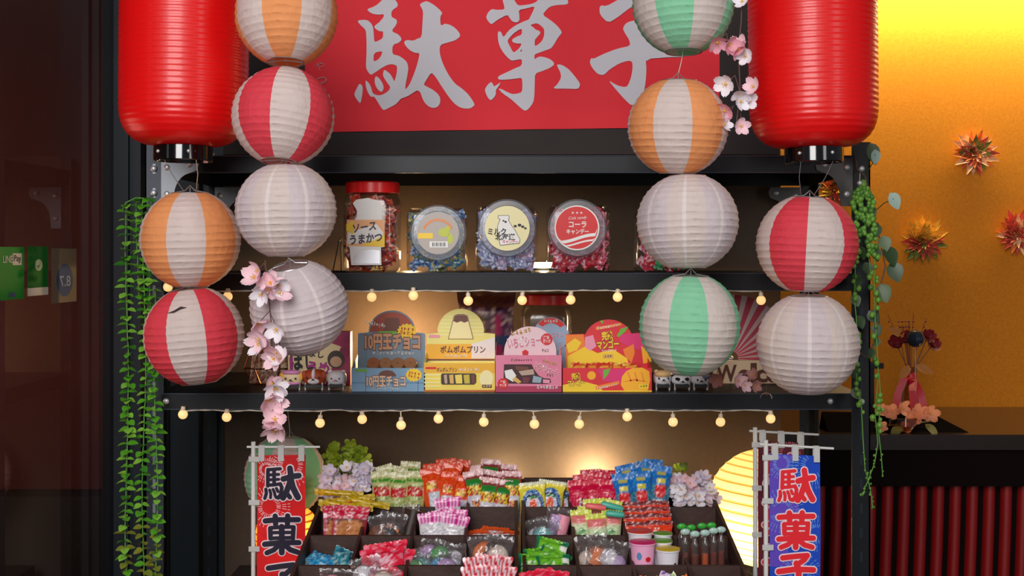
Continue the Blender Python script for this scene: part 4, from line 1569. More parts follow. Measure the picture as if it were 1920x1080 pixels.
mb.build('lettering', mat('print_dark_violet', (52, 26, 50), .45), t, smooth=0)
mb = MB(); poly(mb, [(672, 472), (696, 468), (712, 470), (712, 494), (662, 494), (664, 480)], yfj - .0008); mb.build('foil_patch', mat('foil_silver', (206, 206, 212), .25, metal=.6), t, smooth=0)
mb = MB(); q = tp(707, 503); mb.text('~3/3', q[0], q[1], .026, .010, yfj - .001, bold=.02); mb.build('small_print', c_yel, t, smooth=0)
jar_candies([[(206, 60, 26), (232, 90, 40), (120, 24, 20)], [(190, 30, 26), (90, 18, 20), (226, 120, 60)], [(216, 72, 30), (60, 20, 24), (240, 200, 170)]],
            (c.x - tw * .5 + .015, yc - tw * .5 + .015, zb + .016), (c.x + tw * .5 - .015, yc + tw * .3, zb + .152), 96, 'orange-red packet inside the tall jar with the red lid', 'packets in the tall jar', 11, .0122, 'savoury_packet')
# little wire stand behind the tall jar and the lamp fittings of that shelf
w_ = thing('wire_stand', 'thin black wire stand beside the tall red-lidded jar', 'stand', pt(630, 505, 2.75))
pA = [pt(624, 502, 2.75), pt(636, 452, 2.76), pt(640, 446, 2.77), pt(640, 503, 2.79)]
for p in (pA[0], pA[-1]):
    p.z = ZJ + .0015
MB().tube(pA, .0014, 6).build('wire', m_black, w_)
MB().tube([pA[0], pA[0] + Vector((.03, .02, 0)), pA[-1]], .0014, 6).build('foot', m_black, w_)
m_lamp = mat('lamp_lens', (255, 236, 190), .4, emit=((255, 214, 140), 5.0))
lp_ = thing('shelf_lamp', 'small bright warm lamp on the jar shelf between the cream and red lid jars', 'lamp', (0.066, .42, ZJ))
MB().box((.046, .452, ZJ), (.106, .472, ZJ + .006)).build('base', m_black, lp_, smooth=0)
MB().box((.048, .454, ZJ + .006), (.104, .470, ZJ + .020)).build('lens', m_lamp, lp_, smooth=0)
lp_ = thing('puck_lamp', 'round warm lamp hidden behind the candy boxes', 'lamp', (-.27, .40, SHELF['box']))
MB().lathe([(.001, SHELF['box']), (.03, SHELF['box']), (.03, SHELF['box'] + .018), (.001, SHELF['box'] + .019)], 24, M=Matrix.Translation((-.27, .40, 0))).build('body', m_lamp, lp_)
for xx in (.175, .005):
    lp_ = thing('puck_lamp', 'round warm lamp behind the %s candy tray' % ('right' if xx > .1 else 'left'), 'lamp', (xx, .425, .70))
    MB().lathe([(.03, .70), (.03, .706), (.008, .71), (.008, .86), (.022, .865), (.022, .875), (.001, .875)], 20, M=Matrix.Translation((xx, .425, 0))).build('body', m_black, lp_)

# ------------------------------------------------------------------ candy boxes on the second shelf
ZB = SHELF['box'] + .0003
BD = 2.67


def carton(name, label, x0, x1, ztop_px, D, depth, m, group=None):
    """open tray carton: front wall, side walls sloping up to the back, floor"""
    a, b_ = pt(x0, 735, D), pt(x1, 735, D)
    yf = D + CAMY
    zt = pt(x0, ztop_px, D).z
    t = thing(name, label, 'candy box', ((a.x + b_.x) / 2, yf + depth / 2, ZB), group=group)
    mb = MB()
    th = .0012
    mb.box((a.x, yf, ZB), (b_.x, yf + th, zt))
    mb.box((a.x, yf + th, ZB), (b_.x, yf + depth, ZB + th))
    for xa in (a.x, b_.x - th):
        mb.add([(xa, yf + th, ZB), (xa + th, yf + th, ZB), (xa + th, yf + depth, ZB), (xa, yf + depth, ZB), (xa, yf + th, zt), (xa + th, yf + th, zt), (xa + th, yf + depth, zt + .02), (xa, yf + depth, zt + .02)],
               [(3, 2, 1, 0), (4, 5, 6, 7), (0, 1, 5, 4), (1, 2, 6, 5), (2, 3, 7, 6), (3, 0, 4, 7)])
    mb.build('tray', m, t, smooth=0)
    return t, a.x, b_.x, yf, zt


def header(t, outline_px, D, m, name='header_card', th=.0012):
    q = [pt(x, y, D) for x, y in outline_px]
    pl = [(p.x, p.z) for p in q]
    a = sum(pl[i][0] * pl[(i + 1) % len(pl)][1] - pl[(i + 1) % len(pl)][0] * pl[i][1] for i in range(len(pl)))
    if a < 0:
        pl = pl[::-1]
    y = D + CAMY
    return MB().prism(pl, y, y + th, 0).build(name, m, t, smooth=0)


def arc_px(cx, cy, r, a0, a1, n=20, ry=None):
    return [(cx + r * math.cos(R(a0 + (a1 - a0) * k / n)), cy - (ry or r) * math.sin(R(a0 + (a1 - a0) * k / n))) for k in range(n + 1)]


def ptext(t, nm, body, px, py, wpx, hpx, D, y, m, bold=.02, ang=0, parent=None):
    q = pt(px, py, D)
    s = D / F
    ca, sa = math.cos(R(ang)), math.sin(R(ang))

    def f(p):
        dx, dz = p.x - q.x, p.z - q.z
        return Vector((q.x + dx * ca - dz * sa, p.y, q.z + dx * sa + dz * ca))
    mb = MB().text(body, q.x, q.z, wpx * s, hpx * s, y, bold=bold, fn=f)
    return mb.build(nm, m, parent or t, smooth=0)


def outlined(t, body, px, py, wpx, hpx, D, y, m, mo, bold=.02, edge=.05, ang=0):
    ptext(t, 'lettering_outline', body, px, py, wpx, hpx, D, y, mo, bold + edge, ang)
    ptext(t, 'lettering', body, px, py, wpx, hpx, D, y - .0005, m, bold, ang)


def patch(t, nm, pts_px, D, y, m):
    q = [pt(a, b_, D) for a, b_ in pts_px]
    pl = [(p.x, p.z) for p in q]
    a = sum(pl[i][0] * pl[(i + 1) % len(pl)][1] - pl[(i + 1) % len(pl)][0] * pl[i][1] for i in range(len(pl)))
    if a < 0:
        pl = pl[::-1]
    return MB().add([(x, y, z) for x, z in pl], [tuple(range(len(pl)))]).build(nm, m, t, smooth=0)


# ---- blue coin chocolate box
m_bx_blue = mat('carton_blue', (122, 160, 190), .4, noise=(40, .05))
m_bx_grey = mat('carton_blue_grey', (120, 140, 158), .4)
t, xa, xb, yf, zt = carton('candy_box', 'blue coin chocolate box with a copper coin header', 659, 797, 690, BD, .10, m_bx_blue)
HD = 2.745
header(t, [(671, 700), (671, 625), (691, 623)] + arc_px(735, 622, 44, 178, 2, 24, 40) + [(779, 623), (797, 625), (797, 700)], HD, m_bx_grey)
yh = HD + CAMY - .0008
o = patch(t, 'coin_print', arc_px(735, 622, 41, 180, 0, 24, 37), HD, yh, mat('coin_copper', (150, 70, 52), .35, metal=.3))
patch(t, 'coin_building', [(722, 596), (748, 596), (752, 624), (718, 624)], HD, yh - .0004, c_brn)
ptext(t, 'coin_banner', '~8', 705, 608, 38, 10, HD, yh - .0008, c_white, .02, -12)
patch(t, 'burst', [(763 + (19 if k % 2 else 16) * math.cos(PI * k / 14), 621 - (15 if k % 2 else 12.5) * math.sin(PI * k / 14)) for k in range(28)], HD, yh - .0008, c_yel)
ptext(t, 'burst_lettering', '~4/4', 763, 621, 26, 16, HD, yh - .0012, c_red, .02, -6)
patch(t, 'green_tag', [(711, 621), (744, 621), (744, 628), (711, 628)], HD, yh - .0008, c_grn)
outlined(t, '10円玉チョコ', 736, 641, 102, 28, HD, yh - .0010, mat('print_copper_letter', (206, 150, 112), .4), c_brn, .045, .05)
ptext(t, 'small_lettering', '~12', 738, 662, 80, 7, HD, yh - .0010, c_white, .02)
for gx in (685, 790):
    patch(t, 'grid_line', [(gx, 630), (gx + 1.2, 630), (gx + 1.2, 690), (gx, 690)], HD, yh - .0003, c_blu)
yq = yf - .0006
for gx in (685, 735, 783):
    patch(t, 'grid_line', [(gx, 694), (gx + 1.5, 694), (gx + 1.5, 734), (gx, 734)], BD, yq, c_dbl if 0 else mat('print_slate_blue', (84, 122, 160), .45))
patch(t, 'grid_line', [(659, 717), (797, 717), (797, 718.5), (659, 718.5)], BD, yq, MATS['print_slate_blue'])
patch(t, 'coin_print', arc_px(726, 706, 17, 180, 0, 16, 12), BD, yq - .0004, c_brn)
outlined(t, '10円玉チョコ', 724, 715, 72, 19, BD, yq - .0008, mat('print_pale_copper', (226, 190, 160), .4), c_brn, .04, .05)
ptext(t, 'small_lettering', '~12', 725, 728, 54, 5, BD, yq - .0008, c_white, .02)
patch(t, 'green_tag', [(667, 692), (688, 692), (688, 697), (667, 697)], BD, yq - .0004, c_grn)
patch(t, 'burst', [(776 + (16 if k % 2 else 14) * math.cos(PI * k / 14), 703 - (13 if k % 2 else 11) * math.sin(PI * k / 14)) for k in range(28)], BD, yq - .0008, c_yel)
ptext(t, 'burst_lettering', '~4/4', 776, 703, 22, 13, BD, yq - .0012, c_red, .02, -10)
m_cellow = film('clear_wrap', (240, 240, 246), .12, .08, bump=(60, .5))
m_choc = mat('coin_chocolate_foil', (196, 140, 100), .25, metal=.7)
for k in range(4):
    p = pt(700 + k * 23, 682, 2.705)
    g = MB().lathe([(.001, -.004), (.013, -.004), (.0145, 0), (.013, .004), (.001, .004)], 20, M=trs((p.x, p.y, p.z), R(60), R(rg.uniform(-15, 15)), 0)).build('wrapped_coin', m_choc, origin=p)
    tag(g, 'copper foil chocolate coin, %s from the left in the blue box' % ORD[k], 'chocolate', 'chocolate coins')
for k in range(4):      # a lower layer the upper coins lie on
    p = pt(705 + k * 22, 700, 2.71)
    g = MB().lathe([(.001, -.012), (.013, -.012), (.0145, 0), (.013, .010), (.001, .010)], 20, M=trs((p.x, p.y, ZB + .030), 0, 0, 0)).build('wrapped_coin', m_choc, origin=p)
    tag(g, 'copper foil chocolate coin in the blue box under the top row', 'chocolate', 'chocolate coins')

# ---- yellow box
m_bx_yel = mat('carton_yellow', (240, 214, 92), .4, noise=(30, .05))
t, xa, xb, yf, zt = carton('candy_box', 'yellow and orange sweets box with a round striped header', 795, 928, 680, BD, .10, m_bx_yel)
HD = 2.75
header(t, [(800, 690), (800, 626), (821, 624)] + arc_px(864, 622, 44, 177, 3, 24, 43) + [(907, 624), (928, 626), (928, 690)], HD, mat('carton_pale_yellow', (236, 226, 130), .4))
yh = HD + CAMY - .0008
for k in range(6):
    zz = 592 + k * 7
    hw = math.sqrt(max(0, 43 ** 2 - ((zz - 622) * 44 / 43) ** 2)) if zz < 622 else 43
    patch(t, 'stripe', [(864 - hw, zz), (864 + hw, zz), (864 + hw, zz + 2.4), (864 - hw, zz + 2.4)], HD, yh - .0002, mat('print_light_yellow', (242, 236, 168), .45))
mat('print_soft_cream', (244, 232, 170), .45)
patch(t, 'pudding_outline', [(840, 636), (851, 592), (858, 589), (870, 589), (877, 592), (888, 636)], HD, yh - .0006, c_brn)
patch(t, 'pudding_print', [(841.5, 635), (852, 593), (858, 590.5), (870, 590.5), (876, 593), (886.5, 635)], HD, yh - .0009, MATS['print_soft_cream'])
patch(t, 'caramel_print', [(850, 602), (852.4, 593), (858, 590.8), (870, 590.8), (875.6, 593), (878, 602), (871, 605), (864, 602), (857, 605)], HD, yh - .0012, c_brn)
patch(t, 'orange_band', [(800, 645), (928, 645), (928, 673), (800, 673)], HD, yh - .0005, mat('print_amber', (238, 178, 40), .45))
patch(t, 'shadow_line', [(800, 673), (928, 673), (928, 676), (800, 676)], HD, yh - .0006, c_brn)
ptext(t, 'lettering', 'ポムポムプリン', 868, 655, 84, 13, HD, yh - .0012, c_brn, .03)
ptext(t, 'white_lettering', '~5', 855, 667, 44, 7, HD, yh - .0012, c_white, .02)
patch(t, 'white_tag', [(804, 628), (825, 628), (825, 633), (804, 633)], HD, yh - .0008, c_pink)
patch(t, 'pale_corner', [(884, 645), (928, 632), (928, 672), (884, 672)], HD, yh - .0009, mat('print_pale_lilac_white', (232, 226, 226), .45))
yq = yf - .0006
patch(t, 'orange_band', [(795, 681), (928, 681), (928, 699), (795, 699)], BD, yq, MATS['print_amber'])
ptext(t, 'lettering', 'ポムポムプリン', 838, 693, 38, 8, BD, yq - .0006, c_brn, .02)
ptext(t, 'white_lettering', '~8', 880, 693, 40, 6, BD, yq - .0006, c_white, .02)
patch(t, 'red_tag', [(798, 688), (818, 688), (818, 692), (798, 692)], BD, yq - .0006, c_red)
patch(t, 'window', [(829, 700), (890, 700), (893, 703), (893, 717), (889, 721), (829, 721), (827, 718), (827, 703)], BD, yq - .0004, mat('window_dark', (70, 56, 40), .3))
for k, (a, b_) in enumerate(((832, 838), (842, 850), (853, 866), (869, 880), (883, 890))):
    patch(t, 'packet_edge', [(a, 703), (b_, 702), (b_ + 1, 719), (a + 2, 719)], BD, yq - .0007, (c_tan, c_gold, m_bx_yel, mat('print_mustard', (204, 180, 60), .45), c_brn)[k])
for k in range(4):
    patch(t, 'stripe', [(795, 702 + k * 7), (826, 702 + k * 7), (826, 704 + k * 7), (795, 704 + k * 7)], BD, yq - .0002, MATS['print_light_yellow'])
patch(t, 'plain_oval', [(912 + 13 * math.cos(PI * k / 12), 710 - 16 * math.sin(PI * k / 12)) for k in range(24)], BD, yq - .0006, MATS['print_soft_cream'])
patch(t, 'count_tag', [(904, 721), (922, 721), (922, 727), (904, 727)], BD, yq - .0009, c_brn)
ptext(t, 'count_lettering', '~3', 913, 724, 15, 4.5, BD, yq - .0012, c_cream, .01)
patch(t, 'base_line', [(795, 731), (928, 731), (928, 735), (795, 735)], BD, yq - .0002, mat('print_rust', (196, 104, 40), .45))

# ---- pink strawberry box
m_bx_pink = mat('carton_pink', (226, 128, 158), .4, noise=(30, .04))
PD = 2.66
t, xa, xb, yf, zt = carton('candy_box', 'pink strawberry sweets box with a cut-out window of wrapped sweets', 929, 1053, 666, PD, .09, m_bx_pink)
HD = 2.70
header(t, [(945, 690), (945, 664)] + arc_px(994, 661, 49, 178, 2, 24, 49) + [(1043, 664), (1043, 690)], HD, mat('carton_pale_pink', (238, 206, 214), .4))
yh = HD + CAMY - .0008
outlined(t, 'いちごショート', 988, 640, 72, 20, HD, yh - .0004, mat('print_rose', (222, 120, 150), .45), c_white, .03, .05, 6)
ptext(t, 'gold_lettering', '~5', 977, 622, 40, 11, HD, yh - .0008, c_gold, .04, 12)
patch(t, 'seal', arc_px(1025, 636, 11, 0, 348, 24), HD, yh - .0006, c_red)
ptext(t, 'seal_lettering', '連続\nマンガ', 1025, 636, 14, 13, HD, yh - .0012, c_white, .02)
patch(t, 'strawberry_mark', [(979, 659), (985, 655), (991, 659), (990, 666), (980, 666)], HD, yh - .0006, c_red)
ptext(t, 'small_lettering', 'チョコ', 1022, 657, 12, 6, HD, yh - .0008, c_brn, .02)
yq = yf - .0006
win = [(945, 683), (997, 683), (1001, 692), (1010, 704), (1020, 709), (1032, 710), (1033, 717), (1028, 720), (950, 719), (944, 712)]
patch(t, 'window', win, PD, yq - .0002, mat('window_brown', (72, 40, 44), .3))
for k, (pts_, m) in enumerate((([(946, 695), (960, 692), (968, 704), (962, 716), (948, 708)], c_white), ([(966, 686), (990, 688), (992, 694), (968, 694)], c_brn), ([(972, 696), (1000, 692), (1002, 702), (978, 704)], c_tan), ([(1000, 704), (1016, 708), (1014, 718), (998, 717)], mat('print_grey_blue', (150, 170, 184), .45)), ([(1018, 711), (1031, 712), (1030, 719), (1018, 718)], c_pink), ([(966, 706), (978, 716), (972, 719), (960, 712)], c_gold), ([(980, 706), (994, 708), (990, 718), (980, 718)], mat('print_plum', (110, 40, 56), .45)))):
    patch(t, 'wrapped_sweet', pts_, PD, yq - .0005 - k * .0001, m)
ptext(t, 'lettering_line', '~9', 978, 675, 40, 5, PD, yq - .0006, c_brn, .01)
outlined(t, 'いちごショート', 1024, 692, 44, 13, PD, yq - .0014, c_hot, c_white, .03, .06, -20)
ptext(t, 'gold_lettering', '~5', 1031, 679, 28, 8, PD, yq - .0014, c_gold, .03, -20)
ptext(t, 'small_lettering', 'チョコ', 1031, 703, 12, 5, PD, yq - .0014, c_brn, .02)
patch(t, 'seal', arc_px(943, 719, 10, 0, 348, 24), PD, yq - .0012, c_red)
ptext(t, 'seal_lettering', '連続\nマンガ', 943, 719, 13, 11, PD, yq - .0016, c_white, .02)
patch(t, 'base_band', [(929, 724), (1053, 724), (1053, 735), (929, 735)], PD, yq - .0001, mat('print_raspberry', (176, 46, 84), .45))
ptext(t, 'base_lettering', '~7', 1026, 726, 40, 8, PD, yq - .0012, c_white, .03)
# round blue card of the box behind
t2 = thing('candy_box', 'pale blue box with a round header and red band, behind the pink box', 'candy box', (pt(1035, 735, 2.84).x, .2, ZB))
hd2 = 2.80
header(t2, arc_px(1033, 628, 33, 0, 352, 32), hd2, mat('carton_pale_blue', (150, 176, 206), .4))
patch(t2, 'red_band', arc_px(1033, 628, 32, 140, 35, 14) + arc_px(1033, 628, 22, 40, 135, 14), hd2, hd2 + CAMY - .0006, c_red)
ptext(t2, 'band_lettering', '~5', 1033, 602, 26, 7, hd2, hd2 + CAMY - .0010, c_white, .02)
ptext(t2, 'lettering', '~3/3', 1046, 628, 22, 10, hd2, hd2 + CAMY - .0010, c_pink, .03)
a, b_ = pt(1003, 735, 2.80), pt(1062, 735, 2.80)
MB().box((a.x, a.y + .002, ZB), (b_.x, a.y + .07, ZB + .085)).build('carton', MATS['carton_pale_blue'], t2, smooth=0)

# ---- mango box
m_bx_red = mat('carton_red', (222, 40, 52), .4, noise=(20, .08))
t, xa, xb, yf, zt = carton('candy_box', 'red and yellow mango gummy box with mango slices printed on it', 1055, 1222, 690, BD, .10, m_bx_red)
HD = 2.745
header(t, [(1061, 700), (1061, 627), (1094, 626)] + arc_px(1141, 640, 46, 162, 18, 24, 41) + [(1187, 625), (1214, 623), (1216, 660), (1222, 700)], HD, m_bx_red)
yh = HD + CAMY - .0008
patch(t, 'orange_print', [(1061, 628), (1094, 627), (1096, 640), (1092, 690), (1061, 690)], HD, yh - .0002, c_org)
patch(t, 'magenta_print', [(1162, 626), (1214, 624), (1212, 660), (1180, 650), (1160, 640)], HD, yh - .0002, mat('print_magenta', (220, 40, 110), .45))
patch(t, 'yellow_print', [(1064, 690), (1064, 668), (1096, 650), (1120, 662), (1150, 655), (1176, 672), (1180, 690)], HD, yh - .0004, c_yel)
patch(t, 'yellow_print', [(1062, 646), (1078, 634), (1090, 642), (1082, 656), (1066, 662)], HD, yh - .0005, c_yel)
patch(t, 'pink_print', [(1097, 632), (1112, 628), (1118, 650), (1106, 658), (1096, 650)], HD, yh - .0005, c_pink)
patch(t, 'leaf_print', [(1156, 630), (1164, 616), (1178, 612), (1172, 622), (1160, 632)], HD, yh - .0005, c_grn)
patch(t, 'leaf_print', [(1124, 601), (1132, 601), (1130, 608)], HD, yh - .0005, c_grn)
patch(t, 'slice_print', [(1168, 655), (1188, 645), (1190, 662), (1184, 680), (1172, 668)], HD, yh - .0005, c_org)
patch(t, 'slice_print', [(1202, 648), (1216, 660), (1222, 678), (1206, 682)], HD, yh - .0006, mat('print_mango', (250, 176, 30), .45))
patch(t, 'ribbon_print', [(1116, 614), (1164, 605), (1166, 610), (1118, 619)], HD, yh - .0006, c_org)
ptext(t, 'ribbon_lettering', '~9', 1141, 612, 44, 6, HD, yh - .0010, c_white, .02, 10)
outlined(t, '完熟\nマンゴー', 1139, 637, 40, 32, HD, yh - .0010, c_yel, c_brn, .04, .05, 5)
ptext(t, 'small_lettering', '~7', 1142, 657, 28, 5, HD, yh - .0010, c_white, .02, 4)
patch(t, 'count_tag', [(1130, 664), (1150, 664), (1150, 672), (1130, 672)], HD, yh - .0008, c_gold)
ptext(t, 'count_lettering', '~3', 1140, 668, 14, 5, HD, yh - .0012, c_brn, .01)
yq = yf - .0006
patch(t, 'magenta_print', [(1120, 692), (1180, 692), (1170, 720), (1130, 714)], BD, yq, MATS['print_magenta'])
patch(t, 'yellow_print', [(1055, 722), (1090, 714), (1120, 722), (1132, 734), (1055, 734)], BD, yq - .0001, c_yel)
patch(t, 'leaf_print', [(1131, 694), (1145, 690), (1140, 702), (1131, 712)], BD, yq - .0003, c_grn)
patch(t, 'slice_print', arc_px(1109, 704, 8, 0, 350, 16, 8), BD, yq - .0003, MATS['print_mango'])
mango = [(1164, 722), (1166, 706), (1174, 696), (1186, 690), (1204, 689), (1217, 696), (1219, 712), (1214, 734), (1172, 734)]
patch(t, 'mango_print', mango, BD, yq - .0004, MATS['print_mango'])
for k in range(3):
    patch(t, 'mango_cut', [(1176 + k * 13, 698), (1178 + k * 13, 697), (1184 + k * 12, 714), (1182 + k * 12, 716)], BD, yq - .0006, c_org)
patch(t, 'mango_cut', [(1166, 716), (1190, 710), (1216, 716), (1190, 714)], BD, yq - .0006, c_org)
outlined(t, '完熟\nマンゴー', 1080, 711, 32, 24, BD, yq - .0008, c_yel, c_brn, .04, .05, 4)
patch(t, 'ribbon_print', [(1116, 724), (1160, 714), (1162, 720), (1118, 731)], BD, yq - .0006, c_org)
ptext(t, 'ribbon_lettering', '~9', 1138, 724, 40, 6, BD, yq - .0010, c_white, .02, 12)
patch(t, 'count_tag', [(1198, 720), (1216, 720), (1216, 729), (1198, 729)], BD, yq - .0008, c_yel)
ptext(t, 'count_lettering', '~3', 1207, 724, 14, 5, BD, yq - .0012, c_brn, .01)
patch(t, 'base_line', [(1055, 732), (1222, 732), (1222, 735), (1055, 735)], BD, yq - .0009, c_yel)
for k in range(5):
    p = pt(1085 + k * 24, 684, 2.705)
    g = pack_mesh('gummy_packet', .03, .035, .010, lambda u, v, r: (236, 150, 60) if (u * u + (v - .5) ** 2 * 4) < .4 else ((238, 210, 90) if r.random() < .3 else (214, 60, 50)), 6, 8, seed=70 + k)
    put(g, 1085 + k * 24, 681, 2.705 + (k % 2) * .01, .035, rg.uniform(-15, 15), 30)
    tag(g, 'small mango gummy packet, %s from the left in the mango box' % ORD[k], 'candy packet', 'gummy packets')

# ---- dried plum pack on the left
pc = pt(600, 733, 2.80)
t = thing('dried_plum_pack', 'magenta dried plum pack standing behind the animal boxes at the left', 'snack pack', (pc.x, pc.y, ZB))
PDk = 2.80
q0, q1 = pt(540, 733, PDk), pt(657, 622, PDk)
MB().box((q0.x, q0.y, ZB), (q1.x, q0.y + .035, q1.z)).build('pack_body', mat('pack_magenta', (150, 26, 84), .4, noise=(60, .3)), t, smooth=0)
ypk = q0.y - .0006
patch(t, 'cream_panel', [(540, 640), (600, 636), (640, 650), (622, 690), (610, 720), (540, 720)], PDk, ypk, mat('print_ivory', (228, 206, 160), .45))
outlined(t, 'ほし', 568, 676, 46, 34, PDk, ypk - .0004, c_blk, c_cream, .04, .04, 3)
patch(t, 'violet_stroke', [(543, 670), (549, 668), (550, 696), (544, 697)], PDk, ypk - .0014, mat('print_violet', (170, 30, 130), .45))
outlined(t, 'うめ', 597, 690, 40, 22, PDk, ypk - .0008, MATS['print_violet'], c_cream, .05, .04, -4)
ptext(t, 'small_lettering', 'よし', 594, 663, 26, 14, PDk, ypk - .0010, c_blk, .03, -8)
patch(t, 'round_print', arc_px(630, 674, 16, 0, 350, 20, 17), PDk, ypk - .0006, mat('print_dark_olive', (60, 52, 44), .5))
patch(t, 'round_print', arc_px(630, 678, 11, 0, 350, 20, 10), PDk, ypk - .0010, mat('print_skin', (200, 160, 130), .5))

# ---- purple gift bag and the second tall jar at the back of the shelf
def paint_purple(u, v, r):
    if v > .78:
        return (112, 70, 60) if r.random() < .6 else (90, 50, 70)
    if abs(v - .42) < .05:
        return (36, 70, 120)
    if .3 < u < .55 and v < .7:
        return (170, 30, 110)
    if abs(u + .25) < .12 and v < .62:
        return (90, 150, 90)
    return r.choice([(74, 34, 84), (92, 48, 100), (150, 120, 150), (60, 26, 66), (196, 180, 190)] if v > .5 else [(60, 26, 66), (96, 40, 84), (150, 110, 140)])


g = pack_mesh('gift_bag', .125, .205, .05, paint_purple, 16, 26, seed=31)
put(g, 912, 556, 2.95, .205)
g.location.z = ZB + .0025
tag(g, 'purple clear-wrapped gift bag at the back of the box shelf', 'gift bag')
t, c, yc = tall_jar('red-lidded clear jar at the back of the box shelf, behind the pink box', 1025, 2.88, ZB, .196, .115, 'red_lid_jar')
mb = MB()
for k in range(3):
    mb.tube([pt(990 + k * 14, 640, 2.93), pt(1000 + k * 20, 610, 2.93), pt(1010 + k * 22, 600, 2.93)], .004, 8)
jar_candies([[(96, 60, 40), (60, 40, 30), (140, 110, 80)], [(110, 70, 46), (70, 90, 40)]], (c.x - .035, yc - .035, ZB + .02), (c.x + .035, yc + .03, ZB + .12), 24, 'brown wrapped sweet inside the red-lidded jar behind the pink box', 'sweets in the back jar', 15, name='brown_sweet')

# ---- little animal-face boxes
def animal(label, cx, top, wpx, D, head, spec):
    w = wpx * D / F
    c = pt(cx, 735, D)
    zt = pt(cx, top, D).z
    hh = zt - ZB - .012
    zc = ZB + .012 + hh / 2
    yc = D + CAMY + .022
    t = thing('animal_box', label, 'toy animal', (c.x, yc, ZB), group='small animal-face boxes')
    mb = MB()
    loops = []
    for (k, z) in ((.74, 0), (.90, .08), (.98, .25), (1.0, .5), (.96, .72), (.80, .90), (.55, .98), (.2, 1.0)):
        loops.append([(c.x + x, yc + y, ZB + .012 + hh * z) for x, y in rbox_loop(w * k, .044 * k, .021 * k)])
    loft(mb, loops)
    mb.build('head', head, t, smooth=50)
    for s in (-1, 1):
        em = spec.get('ear', head)
        if spec.get('flop'):
            MB().ball((c.x + s * w * .42, yc - .012, zc + hh * .12), w * .13, 12, 8, sc=(.9, .6, 1.5)).build('ear', em, t)
        else:
            MB().ball((c.x + s * w * .33, yc, zt - .003), w * .13, 12, 8, sc=(1, .6, 1)).build('ear', em, t)
        MB().tube([(c.x + s * w * .36, yc - .012, ZB), (c.x + s * w * .36, yc - .012, ZB + .016)], .003, 10).build('leg', m_wire, t)
    MB().box((c.x - w * .36, yc - .018, ZB + .006), (c.x + w * .36, yc + .018, ZB + .012)).build('foot_plate', m_ink, t, smooth=0)
    yf = yc - .0225
    if 'patch' in spec:
        for (dx, dz, rx_, rz_, m, lay) in spec['patch']:
            mb = MB().ball((c.x + dx * w, yc - .012, zc + dz * hh), 1, 16, 10, sc=(rx_ * w, .0125 + lay * .0008, rz_ * hh))
            mb.build('face_patch', m, t)
    for s in (-1, 1):
        MB().ball((c.x + s * w * spec.get('ex', .22), yf - .002, zc - hh * .02), .0019 * spec.get('es', 1), 10, 8, sc=(1, .6, 1.2)).build('eye', m_ink, t)
    MB().ball((c.x, yf - .0035, zc - hh * .14), .0022, 10, 8, sc=(1.3, .7, .8)).build('nose', spec.get('nose', m_ink), t)
    mb = MB()
    for s in (-1, 1):
        mb.tube([(c.x, yf - .0036, zc - hh * .17), (c.x + s * .003, yf - .0036, zc - hh * .24), (c.x + s * .006, yf - .0030, zc - hh * .20)], .0004, 5)
    mb.build('mouth', m_ink, t)
    return t


a_cream = mat('animal_cream', (240, 216, 170), .55)
a_brown = mat('animal_brown', (170, 66, 32), .55)
a_white = mat('animal_white', (240, 236, 240), .55)
a_pinkb = mat('animal_pink', (226, 150, 200), .55)
a_yel = mat('animal_yellow', (240, 180, 60), .55)
a_gry = mat('animal_grey', (130, 140, 160), .55)
a_beige = mat('animal_beige', (232, 190, 130), .55)
AD = 2.69
animal('pink and yellow animal-face box, leftmost of the small toys under the tilted lantern', 545, 697, 42, AD, a_cream, dict(ear=a_yel, flop=True, patch=[(0, .42, .44, .2, a_pinkb, 0), (0, -.42, .42, .16, a_pinkb, 0)]))
animal('brown and white dog-face box between the pink and the white toy', 587, 694, 44, AD, a_brown, dict(flop=True, patch=[(0, .15, .10, .42, a_white, 1.5), (0, -.26, .30, .26, a_white, 1.2)], ex=.26))
animal('white cat-face box beside the blue coin chocolate box', 629, 697, 37, AD, a_white, dict(ex=.2, es=.8, nose=a_pinkb))
animal('cream hamster-face box right of the mango box', 1244, 696, 34, AD, a_white, dict(ear=a_beige, patch=[(0, .25, .46, .30, a_beige, .8)], ex=.26))
animal('white panda-face box with black eye rings under the green lantern', 1280, 704, 37, AD, a_white, dict(ear=m_ink, patch=[(-.22, .08, .15, .2, m_ink, 1), (.22, .08, .15, .2, m_ink, 1)], ex=.22, es=.8))
animal('white and grey cat-face box, rightmost of the small toys', 1315, 702, 34, AD, a_white, dict(ear=a_gry, patch=[(.26, .28, .26, .3, a_gry, 1)], ex=.22))

# ---- copper wire geometric cage with stick packs in it
m_copper = mat('copper_wire', (120, 70, 46), .35, metal=.8)
D = 2.82
cg = thing('wire_cage', 'geometric copper wire cage holding stick packs, behind the cherry blossoms', 'cage', (pt(505, 730, D).x, D + CAMY, ZB))
cx_ = pt(505, 690, D)
rw = 47 * D / F
ring = [(cx_.x + rw * math.cos(PI / 3 * k), D + CAMY + rw * .55 * math.sin(PI / 3 * k), pt(0, 690, D).z) for k in range(6)]
rt = [(cx_.x + rw * .6 * math.cos(PI / 3 * k), D + CAMY + rw * .35 * math.sin(PI / 3 * k), pt(0, 640, D).z) for k in range(6)]
rb = [(cx_.x + rw * .6 * math.cos(PI / 3 * k), D + CAMY + rw * .35 * math.sin(PI / 3 * k), ZB + .002) for k in range(6)]
mb = MB()
for k in range(6):
    k2 = (k + 1) % 6
    for a, b_ in ((ring[k], ring[k2]), (rt[k], rt[k2]), (rb[k], rb[k2]), (ring[k], rt[k]), (ring[k], rb[k])):
        mb.tube([a, b_], .0016, 6)
